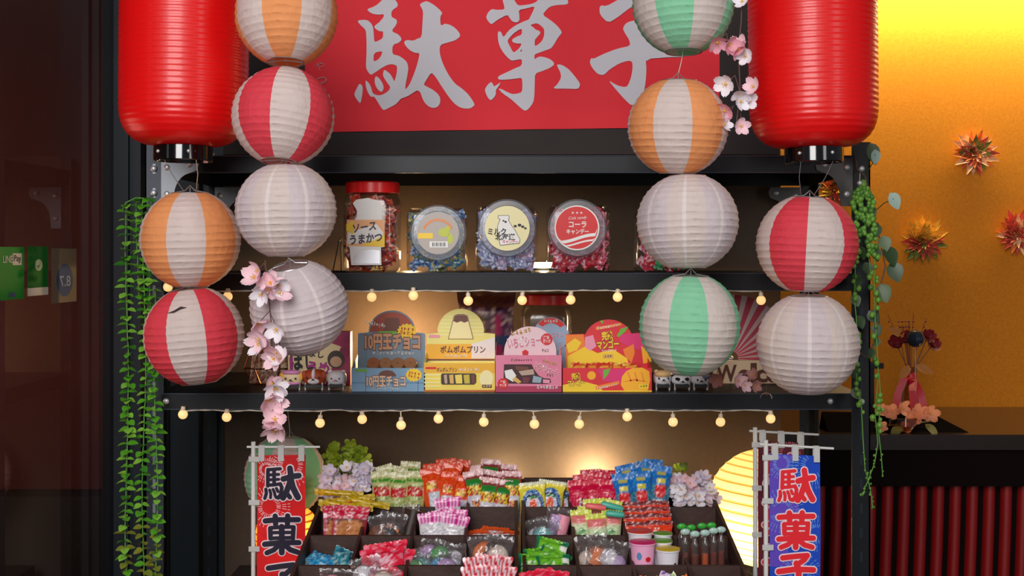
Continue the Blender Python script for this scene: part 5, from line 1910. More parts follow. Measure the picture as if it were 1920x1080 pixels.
mb.build('wire_frame', m_copper, cg)


def paint_stick(u, v, r):
    if v > .9:
        return (190, 150, 120)
    return r.choice([(226, 210, 190), (180, 140, 110), (150, 90, 70), (206, 190, 150), (120, 60, 60)])


st = pack_mesh('stick_packet', .014, .085, .006, paint_stick, 4, 20, seed=41)
for k in range(7):
    o = st if k == 0 else clone(st)
    o.location = (cx_.x - .036 + k * .012, D + CAMY + (k % 2) * .012 - .004, ZB + .004)
    o.rotation_euler = (0, R(rg.uniform(-6, 6)), 0)
    WORLD_LOC[o.name] = o.location.copy()
    tag(o, 'slim printed stick packet, %s from the left in the copper cage' % ORD[k], 'candy packet', 'stick packets')

# ---- folding fan, little orange lantern ornament, blossoms at the right end of the shelf
D = 2.93
fp = pt(1370, 672, D)
fan = thing('folding_fan', 'pink and white pleated folding fan between two paper lanterns', 'fan', fp)
m_fan = [mat('fan_pink', (216, 84, 106), .6), mat('fan_white', (240, 216, 216), .6)]
npl = 20
rO, rI = 120 * D / F, 14 * D / F
mb = MB()
for k in range(npl):
    a0, a1 = R(-28 + 120 * k / npl), R(-28 + 120 * (k + 1) / npl)
    y0, y1 = (0, .008) if k % 2 == 0 else (.008, 0)
    mb.add([(fp.x + rI * math.cos(a0), fp.y + y0 * .2, fp.z + rI * math.sin(a0)), (fp.x + rO * math.cos(a0), fp.y + y0, fp.z + rO * math.sin(a0)), (fp.x + rO * math.cos(a1), fp.y + y1, fp.z + rO * math.sin(a1)), (fp.x + rI * math.cos(a1), fp.y + y1 * .2, fp.z + rI * math.sin(a1))], [(0, 1, 2, 3)], k % 2)
mb.build('pleats', m_fan, fan, smooth=0)
MB().ball((fp.x, fp.y - .002, fp.z), .006, 10, 8).build('rivet', m_bolt, fan)
MB().tube([fp + Vector((0, .004, 0)), (fp.x, fp.y + .03, ZB)], .0016, 6).build('prop', m_copper, fan)
D = 2.84
ws = thing('welcome_sign', 'cream sign with brown serif-like letters standing below the pink fan', 'sign', (pt(1420, 0, D).x, D + CAMY, ZB))
a, b_ = pt(1338, 735, D), pt(1500, 676, D)
MB().box((a.x, D + CAMY, ZB), (b_.x, D + CAMY + .012, b_.z)).build('board', mat('sign_cream', (240, 206, 168), .6), ws, smooth=0)
for (ch, px, w_px, h_px, py) in (('W', 1362, 36, 30, 700), ('e', 1395, 20, 22, 705), ('l', 1413, 7, 34, 699), ('c', 1428, 19, 22, 705), ('o', 1449, 21, 22, 705), ('m', 1473, 26, 22, 705), ('e', 1493, 16, 22, 705)):
    ptext(ws, 'letter', ch, px, py, w_px, h_px, D, D + CAMY - .0008, mat('sign_brown', (96, 40, 22), .5), .03)
blossom_spray('faded peach blossoms lying on the box shelf under the pink fan', [(1375, 733), (1395, 722), (1420, 722), (1436, 742)], [(1396, 716, 2), (1418, 712, 2), (1437, 738, 1), (1345, 712, 1)], 2.655, 12, (mat('blossom_faded', (196, 140, 136), .6, translucent=.2), pk1), 17)
# ------------------------------------------------------------------ candy trays (two, four bins wide, sloping to the street)
m_tray = mat('tray_dark_wood', (62, 38, 32), .5, noise=(30, .22), bump=(40, .25, (1, 6, 1)))
DR = [2.966, 2.80, 2.643, 2.495, 2.355]            # row boundaries, back to front


def rim(D):
    return .9005 + (D - 2.80) * .1754


BINH = .052


def tray(label, xl, xr):
    t = thing('candy_tray', label, 'tray', ((xl + xr) / 2, DR[2] + CAMY, .70), group='sloping candy trays')
    th = .007
    yb, yf = DR[0] + CAMY, DR[4] + CAMY

    def slab(mb, x0, x1, D0, D1, up=0.0, dn=BINH, flat=False):
        y0, y1 = D1 + CAMY, D0 + CAMY     # front, back
        z0, z1 = rim(D1) + up, rim(D0) + up
        b0 = .7003 if flat else rim(D1) - dn
        b1 = .7003 if flat else rim(D0) - dn
        v = [(x0, y0, b0), (x1, y0, b0), (x1, y1, b1), (x0, y1, b1), (x0, y0, z0), (x1, y0, z0), (x1, y1, z1), (x0, y1, z1)]
        mb.add(v, [(3, 2, 1, 0), (4, 5, 6, 7), (0, 1, 5, 4), (1, 2, 6, 5), (2, 3, 7, 6), (3, 0, 4, 7)])
    mb = MB(); slab(mb, xl + th, xr - th, DR[0], DR[4], -BINH + .005, BINH + .001); mb.build('bottom_board', m_tray, t, smooth=0)
    for x in (xl, xr - th):
        mb = MB(); slab(mb, x, x + th, DR[0], DR[4], .004, flat=True); mb.build('side_board', m_tray, t, smooth=0)
    for i, D in enumerate(DR):
        mb = MB(); slab(mb, xl + th, xr - th, D + .003, D - .003, .006 if i == 0 else 0, flat=(i in (0, 4))); mb.build('cross_board', m_tray, t, smooth=0)
    for k in range(1, 4):
        x = xl + (xr - xl) * k / 4
        for i in range(4):
            mb = MB(); slab(mb, x - .003, x + .003, DR[i] - .003, DR[i + 1] + .003); mb.build('divider', m_tray, t, smooth=0)


tray('dark wooden sloping candy tray on the left, beside the red flag', -.4235, .0125)
tray('dark wooden sloping candy tray on the right, beside the big glowing lantern', .0205, .4515)

# ------------------------------------------------------------------ flags
fab_red = mat('flag_red_cloth', (232, 26, 30), .7, translucent=.35, bump=(80, .1))
fab_blue = mat('flag_blue_cloth', (20, 78, 214), .7, translucent=.3, bump=(80, .1))
fab_dark = mat('flag_plum_cloth', (92, 28, 52), .7, translucent=.35)
m_pole = mat('flag_pole_white', (222, 220, 216), .35)
m_loop = mat('flag_loop_white', (230, 230, 228), .7, translucent=.4)
m_navy = mat('flag_navy_print', (26, 18, 44), .7)
m_fredp = mat('flag_red_print', (232, 24, 40), .7)
m_fw = mat('flag_white_print', (240, 214, 220), .7)
m_violet = mat('flag_violet_cloth', (92, 64, 186), .7)


DA_ = [(10, [(15, 12), (14, 58)]), (9, [(15, 12), (47, 9)]), (8, [(16, 27), (43, 25)]), (8, [(16, 41), (43, 39)]), (9, [(14, 56), (30, 55), (47, 52)]), (10, [(31, 11), (31, 54)]),
       (10, [(47, 52), (51, 62), (49, 80), (42, 92), (36, 90)]), (9, [(9, 68), (10, 80), (6, 94)]), (8, [(19, 70), (22, 80), (21, 92)]), (8, [(28, 68), (32, 77), (33, 86)]), (8, [(37, 65), (41, 74)]),
       (15, [(55, 38), (78, 31), (95, 29)]), (15, [(72, 8), (74, 24), (72, 48), (64, 72), (54, 92)]), (16, [(75, 42), (80, 62), (88, 80), (93, 90)]), (12, [(65, 80), (72, 90)])]
KA_ = [(14, [(7, 19), (40, 16), (94, 15)]), (14, [(33, 7), (34, 27)]), (14, [(66, 6), (65, 27)]), (12, [(20, 37), (21, 62)]), (10, [(20, 36), (50, 34), (82, 33)]), (12, [(81, 34), (79, 62)]),
       (9, [(23, 48), (78, 47)]), (10, [(22, 62), (79, 60)]), (15, [(50, 33), (50, 97)]), (14, [(6, 76), (45, 73), (95, 72)]), (13, [(42, 78), (30, 90), (12, 97)]), (14, [(58, 78), (72, 90), (92, 96)])]
SHI_ = [(14, [(16, 16), (50, 12), (80, 9), (72, 22), (56, 34)]), (16, [(52, 32), (58, 50), (58, 78), (50, 93), (34, 90)]), (15, [(5, 54), (45, 49), (96, 50)])]


def capsule(mb, path, r, fn):
    """one brush stroke: a thick line with round ends laid on a surface"""
    n = len(path)
    for i in range(n):
        x, y = path[i]
        ring = [fn(x + r * math.cos(2 * PI * k / 16), y + r * math.sin(2 * PI * k / 16)) for k in range(16)]
        mb.add([fn(x, y)] + ring, [(0, 1 + (k + 1) % 16, 1 + k) for k in range(16)])
    for i in range(n - 1):
        (xa, ya), (xb, yb) = path[i], path[i + 1]
        L = math.hypot(xb - xa, yb - ya)
        if L < 1e-6:
            continue
        nx_, ny_ = -(yb - ya) / L * r, (xb - xa) / L * r
        m_ = max(1, int(L / 6))
        vs = []
        for q in range(m_ + 1):
            x, y = xa + (xb - xa) * q / m_, ya + (yb - ya) * q / m_
            vs += [fn(x + nx_, y + ny_), fn(x - nx_, y - ny_)]
        mb.add(vs, [(2 * q, 2 * q + 2, 2 * q + 3, 2 * q + 1) for q in range(m_)])


def flag(label, pole_x, pole_top, bar, x0, x1, ytop, D, cloth, m_char, m_edge, m_spark, m_loop_=None, chars=((905, 66), (1000, 76), (1090, 76)), seed=1, bursts=(), cw=72):
    rnd = random.Random(seed)
    yy = D + CAMY
    pb = pt(pole_x, 0, D)
    t = thing('nobori_flag', label, 'flag', (pb.x, yy, .70))
    zt = pt(0, pole_top, D).z
    MB().tube([(pb.x, yy, .70), (pb.x, yy, zt)], .0048, 12).build('pole', m_pole, t)
    MB().lathe([(.001, .7002), (.032, .7002), (.032, .709), (.008, .713), (.0055, .73), (.001, .73)], 24, M=Matrix.Translation((pb.x, yy, 0))).build('stand_foot', m_pole, t)
    a, b_ = pt(bar[0][0], bar[0][1], D), pt(bar[1][0], bar[1][1], D)
    MB().tube([a, b_], .0026, 10).build('crossbar', m_pole, t)
    slope = (bar[1][1] - bar[0][1]) / (bar[1][0] - bar[0][0])
    yc = yy - .0005
    # cloth: gentle waves
    mb = MB()
    zbot = .715
    nx, nz = 8, 30
    vs, fs = [], []

    def surf(px, z, k=0):
        p = pt(px, 0, D)
        u = (px - x0) / (x1 - x0)
        return Vector((p.x, yc + .0025 * math.sin(u * 4 + z * 22) - .0011 * k, z))
    ztop = pt(0, ytop, D).z
    for j in range(nz + 1):
        for i in range(nx + 1):
            px = x0 + (x1 - x0) * i / nx
            zz = ztop - slope * (px - x0) * D / F
            vs.append(surf(px, zz + (zbot - zz) * j / nz))
    for j in range(nz):
        for i in range(nx):
            q = j * (nx + 1) + i
            fs.append((q, q + nx + 1, q + nx + 2, q + 1))
    mb.add(vs, fs)
    o = mb.build('banner_cloth', cloth, t)
    for px in (x0 + (x1 - x0) * .1, (x0 + x1) / 2, x1 - (x1 - x0) * .08):
        mb = MB()
        yb_ = bar[0][1] + slope * (px - bar[0][0])
        w = 5.6
        z1, z0 = pt(0, yb_ - 3, D).z, pt(0, ytop + 11 + slope * (px - x0), D).z
        pl = [(pt(px - w, 0, D).x, z0), (pt(px + w, 0, D).x, z0), (pt(px + w, 0, D).x, z1), (pt(px - w, 0, D).x, z1)]
        mb.prism(pl, yc - .0052, yc - .0042)
        mb.prism(pl, yc + .0042, yc + .0050)
        mb.build('top_loop', m_loop_ or m_loop, t, smooth=0)
    for py in (ytop + 7, ytop + 88, ytop + 175):
        p = pt(pole_x, py, D)
        mb = MB().box((p.x - .0085, yc - .0075, p.z - .0055), (pt(x0 + 6, 0, D).x, yc - .0062, p.z + .0055))
        mb.build('side_loop', m_loop_ or m_loop, t, smooth=0)
    # fireworks
    mb = MB()
    for (cx, cy, r) in bursts:
        for k in range(34):
            w = 2 * PI * k / 34 + rnd.uniform(-.05, .05)
            for (ra, rb) in ((.35, .55), (.62, .82), (.88, 1.0)):
                pa = (cx + r * ra * math.cos(w), cy + r * ra * math.sin(w))
                pb_ = (cx + r * rb * math.cos(w), cy + r * rb * math.sin(w))
                if all(x0 + 1 < q[0] < x1 - 1 and q[1] > ytop + 2 for q in (pa, pb_)):
                    ns = (-math.sin(w) * .45, math.cos(w) * .45)
                    q = [surf(x + sx * ns[0], pt(0, y + sx * ns[1], D).z, 1) for (x, y), sx in ((pa, -1), (pb_, -1), (pb_, 1), (pa, 1))]
                    mb.add(q, [(0, 1, 2, 3)])
    if bursts:
        mb.build('firework_print', m_spark, o, smooth=0)
    cxm = (x0 + x1) / 2 + 1
    for ch, (cy, hh) in zip((DA_, KA_, SHI_), chars):
        s_ = cw / 100
        for nm, m, grow, k in (('character_outline', m_edge, 6.0, 2), ('character', m_char, 0, 3)):
            mb = MB()
            for n_, (wd, pts_) in enumerate(ch):
                capsule(mb, [(cxm + (x - 50) * s_, cy + (y - 50) * hh / 100) for x, y in pts_], (wd + grow) * s_ / 2, lambda a, b: surf(a, pt(0, b, D).z, k + n_ * .012))
            mb.build(nm, m, o, smooth=0)
    return t, o, surf


t, o, surf = flag('small red upright flag with dark characters at the left of the trays', 475, 828, [(463, 838), (600, 838)], 482, 573, 853, 2.75, fab_red, m_navy, m_fw, m_fw, seed=1, bursts=[(545, 872, 42), (505, 950, 40), (500, 880, 26)])
t, o, surf = flag('small plum upright flag half hidden behind the blue flag', 1416, 801, [(1405, 808), (1535, 815)], 1421, 1508, 826, 2.74, fab_dark, m_fredp, m_fw, mat('flag_pink_print', (226, 130, 130), .7), seed=2, bursts=[(1480, 850, 40)], chars=((880, 60), (965, 72), (1050, 72)))
t, o, surf = flag('small blue upright flag with red characters at the right of the trays', 1436, 825, [(1424, 833), (1563, 841)], 1443, 1538, 850, 2.60, fab_blue, m_fredp, m_fw, mat('flag_sky_print', (120, 170, 236), .7), seed=3, bursts=[(1525, 873, 44), (1465, 958, 42), (1465, 868, 30), (1530, 1000, 34), (1500, 1075, 40)], chars=((909, 66), (992, 72), (1068, 66)))
mb = MB()
vs, fs = [], []
for j in range(20):
    for i in range(5):
        px = 1443.5 + (44 - 10 * math.sin(j * .5)) * i / 4
        vs.append(surf(px, pt(0, 853 + j * 11, 2.60).z, .5))
for j in range(19):
    for i in range(4):
        q = j * 5 + i
        fs.append((q, q + 5, q + 6, q + 1))
MB().add(vs, fs).build('violet_print', m_violet, o)

# ------------------------------------------------------------------ flower bunches standing in the corner bins
def bunch(label, blobs, greens, D, n, mats, seed, gm):
    rnd = random.Random(seed)
    cx = sum(b[0] for b in blobs) / len(blobs)
    base = pt(cx, 960, D)
    t = thing('flower_bunch', label, 'artificial flowers', (base.x, base.y, rim(D) - BINH + .006))
    z0 = rim(D) - BINH + .006
    for k in range(n):
        bx, by_, brx, bry = rnd.choice(blobs)
        a, q = rnd.uniform(0, 2 * PI), math.sqrt(rnd.random())
        c = pt(bx + brx * q * math.cos(a), by_ + bry * q * math.sin(a), D - .015 + rnd.uniform(-.02, .02))
        mb = MB()
        blossom(mb, rnd.uniform(.011, .016), facing(c, (c.x - base.x) * 8 + rnd.uniform(-.4, .4), rnd.uniform(-.2, .9), rnd.uniform(0, 6)), 0, 1, seed=seed * 50 + k, cup=.5)
        mb.tube([c + Vector((0, .003, 0)), ((c.x + base.x) / 2, c.y + .02, (c.z + z0) / 2 + .01), (base.x, base.y, z0)], .0008, 5, 2)
        mb.build('blossom', [rnd.choice(mats), m_yel, m_stem], t)
    for (gx, gy_, r_, mi) in greens:
        c = pt(gx, gy_, D + .02)
        mb = MB()
        blossom(mb, r_ * D / F * 1.15, facing(c, rnd.uniform(-.5, .5), rnd.uniform(-.3, .8), rnd.uniform(0, 6)), mi, 2 if mi < 3 else 3, petals=4, cup=.3 if mi < 3 else .9, seed=int(gx * 7))
        mb.tube([c, (base.x, base.y + .01, z0)], .0008, 5, 0)
        mb.build('hydrangea_floret' if mi < 3 else 'yellow_bud', gm, t)
    return t


hy = [mat('hydrangea_green', (150, 172, 40), .6, translucent=.25), mat('hydrangea_olive', (96, 112, 40), .6, translucent=.25), mat('hydrangea_lime', (176, 196, 60), .6, translucent=.25), mat('bud_yellow', (236, 170, 30), .6)]
rq = random.Random(77)
gl = [(rq.uniform(612, 690), rq.uniform(830, 885), 11, rq.choice([0, 0, 1, 2])) for _ in range(52)]
gl = [(x, y, r, m) for x, y, r, m in gl if y > 826 + abs(x - 645) * .55]
bunch('bunch of pale lilac blossoms under green hydrangea at the tray\'s left back corner', [(650, 905, 46, 34), (632, 915, 30, 24), (680, 895, 18, 26)], gl, 2.88, 92, (pk3, pk4, pk3, pk3, pk1), 5, hy)
gl = [(rq.uniform(1256, 1290), rq.uniform(874, 910), 9, rq.choice([0, 0, 1, 2])) for _ in range(14)] + [(rq.uniform(1285, 1340), rq.uniform(868, 930), 6, 3) for _ in range(8)]
bunch('bunch of white blossoms with lime leaves at the tray\'s right back corner', [(1298, 918, 40, 30), (1285, 930, 36, 18), (1312, 935, 30, 14)], gl, 2.87, 66, (pk3, pk3, pk4, pk1), 6, hy)


# ------------------------------------------------------------------ prints of the wrapped snacks
def paint_green(u, v, r):
    if v > .93:
        return (206, 200, 150)
    if .80 < v <= .88:
        return (70, 150, 50) if r.random() < .85 else (190, 210, 120)
    if v > .74:
        return (196, 196, 130)
    if .55 < v <= .71:
        return (196, 22, 34) if abs(u) < .86 and r.random() < .88 else (226, 200, 150)
    return r.choice([(176, 186, 110), (190, 194, 130), (160, 176, 96), (206, 202, 140), (120, 140, 70)])


def paint_orange(u, v, r):
    if v > .58:
        if .64 < v < .76 and abs(u) < .55:
            return r.choice([(232, 200, 40), (240, 216, 60), (150, 90, 20), (222, 70, 24)])
        return (226, 66, 20) if r.random() < .86 else (240, 110, 50)
    if u < -.45 or u > .72:
        return (228, 80, 30)
    if v < .12:
        return (60, 130, 160) if u > -.1 else (228, 120, 60)
    return r.choice([(196, 200, 212), (206, 206, 214), (176, 180, 196), (214, 150, 120)]) if v < .32 else r.choice([(200, 204, 216), (186, 192, 206)])


def paint_pizza(u, v, r):
    if v > .93:
        return (226, 180, 180)
    if v > .86:
        return (140, 40, 50)
    if v > .76:
        return (40, 130, 50) if abs(u) < .8 else (176, 30, 40)
    if v > .58:
        return r.choice([(236, 206, 40), (236, 214, 60), (214, 60, 40), (120, 60, 30)]) if abs(u) < .85 else (170, 40, 40)
    if v < .10:
        return (226, 160, 50)
    if v < .30:
        return r.choice([(190, 200, 206), (210, 214, 214), (110, 130, 140)])
    if abs(u) < .5 and .34 < v < .50:
        return r.choice([(224, 110, 40), (200, 50, 40), (90, 50, 90), (236, 170, 60)])
    return r.choice([(206, 202, 212), (196, 192, 206), (216, 210, 214)]) if abs(u) < .88 else (120, 70, 60)


def paint_carrot(u, v, r):
    q = math.hypot(u * .95, (v - .44) * 2.05)
    if v > .95:
        return (222, 222, 190)
    if q < .86:
        if q > .66:
            return (50, 96, 160) if r.random() < .7 else (150, 190, 220)
        if q > .58:
            return (24, 40, 90)
        if abs(u) < .34 and v > .64:
            return (50, 130, 60)
        if math.hypot(u * 1.6, (v - .42) * 2.2) < .5:
            return (226, 76, 30) if r.random() < .85 else (236, 120, 60)
        return (206, 206, 226)
    return (232, 216, 60) if r.random() < .92 else (222, 200, 90)


def paint_magenta(u, v, r):
    if v > .9:
        return (196, 16, 50) if int(u * 10) % 2 else (226, 50, 80)
    if abs(u - .25) < .3 and .30 < v < .62:
        return r.choice([(40, 20, 40), (230, 210, 220), (40, 24, 50), (206, 30, 70)])
    if abs(u + .4) < .25 and .15 < v < .5:
        return r.choice([(236, 140, 40), (226, 90, 40), (240, 190, 60)])
    if v < .22:
        return r.choice([(60, 120, 190), (220, 220, 224), (206, 20, 60)])
    return (206, 14, 62) if r.random() < .9 else (232, 90, 130)


def paint_blue(u, v, r):
    if v > .66:
        if .70 < v < .78 and abs(u) < .5:
            return (206, 190, 40)
        if .84 < v < .89 and abs(u) < .4:
            return (190, 180, 90)
        return (22, 110, 190) if r.random() < .85 else (50, 150, 220)
    if math.hypot(u, (v - .55) * 5) < .62:
        return (214, 24, 30)
    if v > .40:
        return r.choice([(60, 130, 156), (80, 150, 176), (40, 90, 120)])
    if abs(u) < .7 and v > .10:
        return r.choice([(206, 206, 212), (190, 196, 206), (70, 80, 110)]) if v > .22 else r.choice([(226, 130, 50), (200, 200, 206)])
    return (96, 100, 116)


def paint_white_pink(u, v, r):
    if v > .74:
        return (204, 36, 140) if int((u + 1) * 7) % 2 else (240, 190, 224)
    if v < .34 and abs(u) < .5:
        return r.choice([(226, 176, 60), (190, 120, 50), (236, 226, 206)])
    return r.choice([(226, 222, 226), (206, 202, 210), (236, 232, 232), (186, 182, 194)])


def paint_pastel(u, v, r):
    if v > .86:
        return (196, 206, 50) if int((u + 1) * 4) % 2 else (214, 220, 90)
    if v > .66:
        return (224, 120, 120) if abs(u) < .9 else (206, 214, 80)
    if v > .60:
        return (226, 200, 170)
    if math.hypot(u, (v - .34) * 3) < .5:
        return r.choice([(90, 140, 90), (150, 190, 130), (130, 180, 120)])
    return r.choice([(206, 222, 176), (222, 230, 196), (190, 212, 160)])


def paint_redorange(u, v, r):
    if v > .93:
        return (110, 10, 16) if r.random() < .85 else (170, 40, 40)
    if .66 < v < .90:
        return r.choice([(244, 232, 226), (226, 62, 20), (230, 70, 24), (234, 76, 28)]) if abs(u) < .6 and .72 < v < .86 else (226, 58, 16)
    return (216, 52, 20) if r.random() < .8 else (160, 20, 40)


def paint_redwhite(u, v, r):
    if v > .55:
        k = int((u + 1) * 8 + v * 2) % 2
        return (206, 26, 50) if k else (236, 214, 220)
    return r.choice([(220, 220, 226), (196, 200, 210), (236, 230, 232), (206, 60, 80)])


def paint_pinkred(u, v, r):
    q = math.sin(u * 9 + 3) * math.sin(v * 16)
    if abs(v - .5) < .2 and abs(u) < .5:
        return r.choice([(240, 200, 210), (232, 160, 176), (222, 40, 70)])
    return (222, 28, 60) if q < .35 else (236, 120, 144)


def paint_gator(u, v, r):
    if u > .55 and abs(v - .65) < .14:
        return (236, 240, 226)
    if abs(u + .35) < .45 and abs(v - .45) < .2:
        return r.choice([(226, 236, 200), (40, 130, 70), (120, 190, 60)])
    if u > .6 or v < .14 or u < -.85:
        return (16, 110, 70)
    return (110, 186, 40) if r.random() < .8 else (60, 150, 50)


def paint_teal(u, v, r):
    return r.choice([(30, 110, 130), (60, 150, 170), (20, 80, 110), (150, 190, 190)])


def paint_skyblue(u, v, r):
    return r.choice([(40, 140, 196), (60, 170, 216), (30, 110, 170), (160, 206, 220)])


def paint_flat(u, v, r):
    if v > .75 or v < .2:
        return (226, 84, 34)
    return r.choice([(214, 214, 220), (226, 222, 226), (196, 196, 206), (210, 60, 50)])


def paint_hotpink(u, v, r):
    return (224, 26, 60) if r.random() < .8 else (240, 110, 130)


def paint_cake(u, v, r):
    if v > .70:
        return (206, 24, 60) if r.random() < .75 else (240, 190, 200)
    q = math.hypot(u * .9, (v - .34) * 2.3)
    if q < .72:
        return r.choice([(196, 120, 66), (206, 134, 76), (184, 108, 58)])
    return (170, 40, 66) if abs(u) > .75 else (120, 60, 50)


ROWNAME = {'A': 'back row', 'B': 'second row', 'C': 'third row', 'D': 'front row'}


def series(name, cat, desc, group, w, h, t_, paint, places, variants=2, nu=16, nv=34, name_mat=None, seed=1, where='of the candy trays', crimp=.08):
    """copies of one pack; places: (px, py, D, roll, tilt[, yaw]) of the middle of the top edge"""
    protos = [pack_mesh(name, w, h, t_, paint, nu, nv, crimp=crimp, seed=seed * 17 + i, mat_=name_mat) for i in range(min(variants, len(places)))]
    used = [False] * len(protos)
    order = sorted(range(len(places)), key=lambda i: places[i][0])
    out = []
    for i, p in enumerate(places):
        k = i % len(protos)
        o = protos[k] if not used[k] else clone(protos[k])
        used[k] = True
        put(o, p[0], p[1], p[2], h, p[3], p[4], p[5] if len(p) > 5 else 0)
        n = order.index(i)
        tag(o, '%s, %s from left' % (desc, ORD[n]) if len(places) > 1 else desc, cat, group)
        out.append(o)
    return out


# back row ------------------------------------------------------------------------
series('snack_stick', 'snack', 'pale green snack stick with red tomatoes in the back row', 'green snack sticks', .042, .118, .024, paint_green,
       [(714, 884, 2.84, -4, 8), (749, 886, 2.84, 2, 8), (781, 884, 2.84, 3, 8), (716, 874, 2.875, -16, 8), (747, 875, 2.88, 12, 8), (770, 866, 2.91, 3, 8)], seed=1)
series('snack_stick', 'snack', 'orange-red snack stick with yellow lettering in the back row', 'orange snack sticks', .043, .122, .024, paint_orange,
       [(806, 878, 2.84, -8, 8), (840, 884, 2.84, 4, 8), (869, 892, 2.845, 7, 8), (812, 870, 2.875, -4, 8), (849, 868, 2.88, 6, 8), (836, 861, 2.91, -3, 8), (864, 862, 2.925, 8, 8)], seed=2)
series('snack_stick', 'snack', 'white snack stick with red and green top in the back row', 'white snack sticks', .042, .122, .024, paint_pizza,
       [(886, 884, 2.84, -8, 8), (918, 896, 2.835, 6, 8), (944, 900, 2.84, 8, 8), (960, 884, 2.85, 2, 8), (901, 879, 2.875, 10, 8), (931, 884, 2.88, 10, 8), (921, 862, 2.91, 5, 8), (952, 871, 2.915, 4, 8), (898, 872, 2.93, -8, 8)], seed=3)
series('carrot_snack_pack', 'snack', 'yellow snack pack with a carrot in a blue ring, back row', 'carrot snack packs', .056, .098, .018, paint_carrot,
       [(996, 905, 2.84, -5, 8), (1036, 902, 2.855, 8, 8), (1056, 905, 2.885, 6, 8)], seed=4, nu=26, nv=44)
series('magenta_snack_pack', 'snack', 'magenta snack pack with black lettering, back row', 'magenta snack packs', .044, .108, .022, paint_magenta,
       [(1084, 901, 2.84, -3, 8), (1113, 898, 2.845, 2, 8), (1143, 900, 2.84, 4, 8), (1093, 890, 2.875, -6, 8), (1124, 886, 2.88, 3, 8), (1107, 881, 2.91, -4, 8), (1135, 882, 2.92, 3, 8)], seed=5)
series('blue_snack_pack', 'snack', 'blue-topped snack pack with a red oval, back row', 'blue snack packs', .043, .120, .026, paint_blue,
       [(1166, 889, 2.84, -5, 8), (1200, 884, 2.84, -3, 8), (1241, 874, 2.845, 6, 8), (1171, 872, 2.885, -12, 8), (1213, 868, 2.885, 8, 8), (1224, 862, 2.92, 5, 8)], seed=6)

# second row ----------------------------------------------------------------------
series('cake_pack', 'snack', 'red-topped pack with a round brown cake, second row', 'cake packs', .052, .078, .016, paint_cake,
       [(627, 948, 2.70, 4, 8, 35), (648, 950, 2.695, 8, 8, 30), (669, 950, 2.70, 9, 8, 15), (637, 942, 2.74, 4, 8, 20)], seed=7, nu=12, nv=24)
m_gold_stick = printed('gold_wrapper', .2, .5)
ys = series('wafer_stick', 'snack', 'long yellow wrapped stick lying over the left bin', 'yellow sticks', .013, .105, .011, lambda u, v, r: (206, 170, 30) if r.random() < .8 else (150, 120, 20),
            [(694, 946, 2.74, 86, 4), (692, 938, 2.77, 82, 4), (640, 934, 2.765, -80, 4), (690, 953, 2.715, 97, 4), (606, 950, 2.72, -88, 4), (680, 928, 2.80, 94, 4), (612, 941, 2.79, -96, 4)], seed=8, nu=4, nv=20)
f_wrap = film('clear_wrapper', (242, 242, 244), .05, .14, bump=(55, .45), haze=.06, haze_col=(206, 200, 200))
m_bsw = mat('brown_sweet', (120, 66, 36), .5, noise=(60, .3))
m_osw = mat('orange_sweet', (226, 116, 40), .5, noise=(60, .2))
m_csw = mat('cream_sweet', (226, 206, 190), .5, noise=(60, .1))
m_psw = mat('pink_sweet', (236, 150, 170), .5)
m_wsw = mat('white_sweet', (226, 222, 226), .5)
m_dsw = mat('dark_sweet', (44, 26, 22), .4)
m_asw = mat('aqua_sweet', (120, 190, 190), .45)
m_gsw = mat('green_sweet', (80, 150, 90), .45)
m_bls = mat('blue_sweet', (60, 150, 200), .45)
m_lsw = mat('lilac_sweet', (190, 160, 206), .45)


def clear_bag(label, px, py, D, w, h, contents, roll=0, tilt=20, yaw=0, group='clear sweet bags', t_=.03, seed=1, name='sweet_bag', cat='sweet'):
    o = pack_mesh(name, w, h, t_, None, 12, 14, crimp=.10, seed=seed, mat_=f_wrap, wr=.0035)
    rnd = random.Random(seed)
    for (kind, m, x, z, r_) in contents:
        r_ *= 1.45
        mb = MB()
        if kind == 'ring':
            vs, fs = [], []
            for i in range(20):
                for j in range(8):
                    a, b_ = 2 * PI * i / 20, 2 * PI * j / 8
                    q = r_ * .62 + r_ * .38 * math.cos(b_)
                    vs.append((x + q * math.cos(a), r_ * .34 * math.sin(b_), z + q * math.sin(a)))
            for i in range(20):
                for j in range(8):
                    fs.append((i * 8 + j, ((i + 1) % 20) * 8 + j, ((i + 1) % 20) * 8 + (j + 1) % 8, i * 8 + (j + 1) % 8))
            mb.add(vs, fs)
        elif kind == 'bar':
            mb.tube([(x, 0, z - r_), (x + r_ * .2, 0, z + r_)], r_ * .5, 8)
        elif kind == 'box':
            mb.cbox((0, 0, 0), (r_ * 1.5, r_ * .9, r_ * 1.9), 0, trs((x, 0, z), 0, rnd.uniform(-.4, .4), 0))
        else:
            mb.ball((x, 0, z), r_, 14, 10, sc=(1, .55, 1))
        mb.build('sweet', m, o, smooth=50, local=True)
    put(o, px, py, D, h, roll, tilt, yaw)
    tag(o, label, cat, group)
    return o


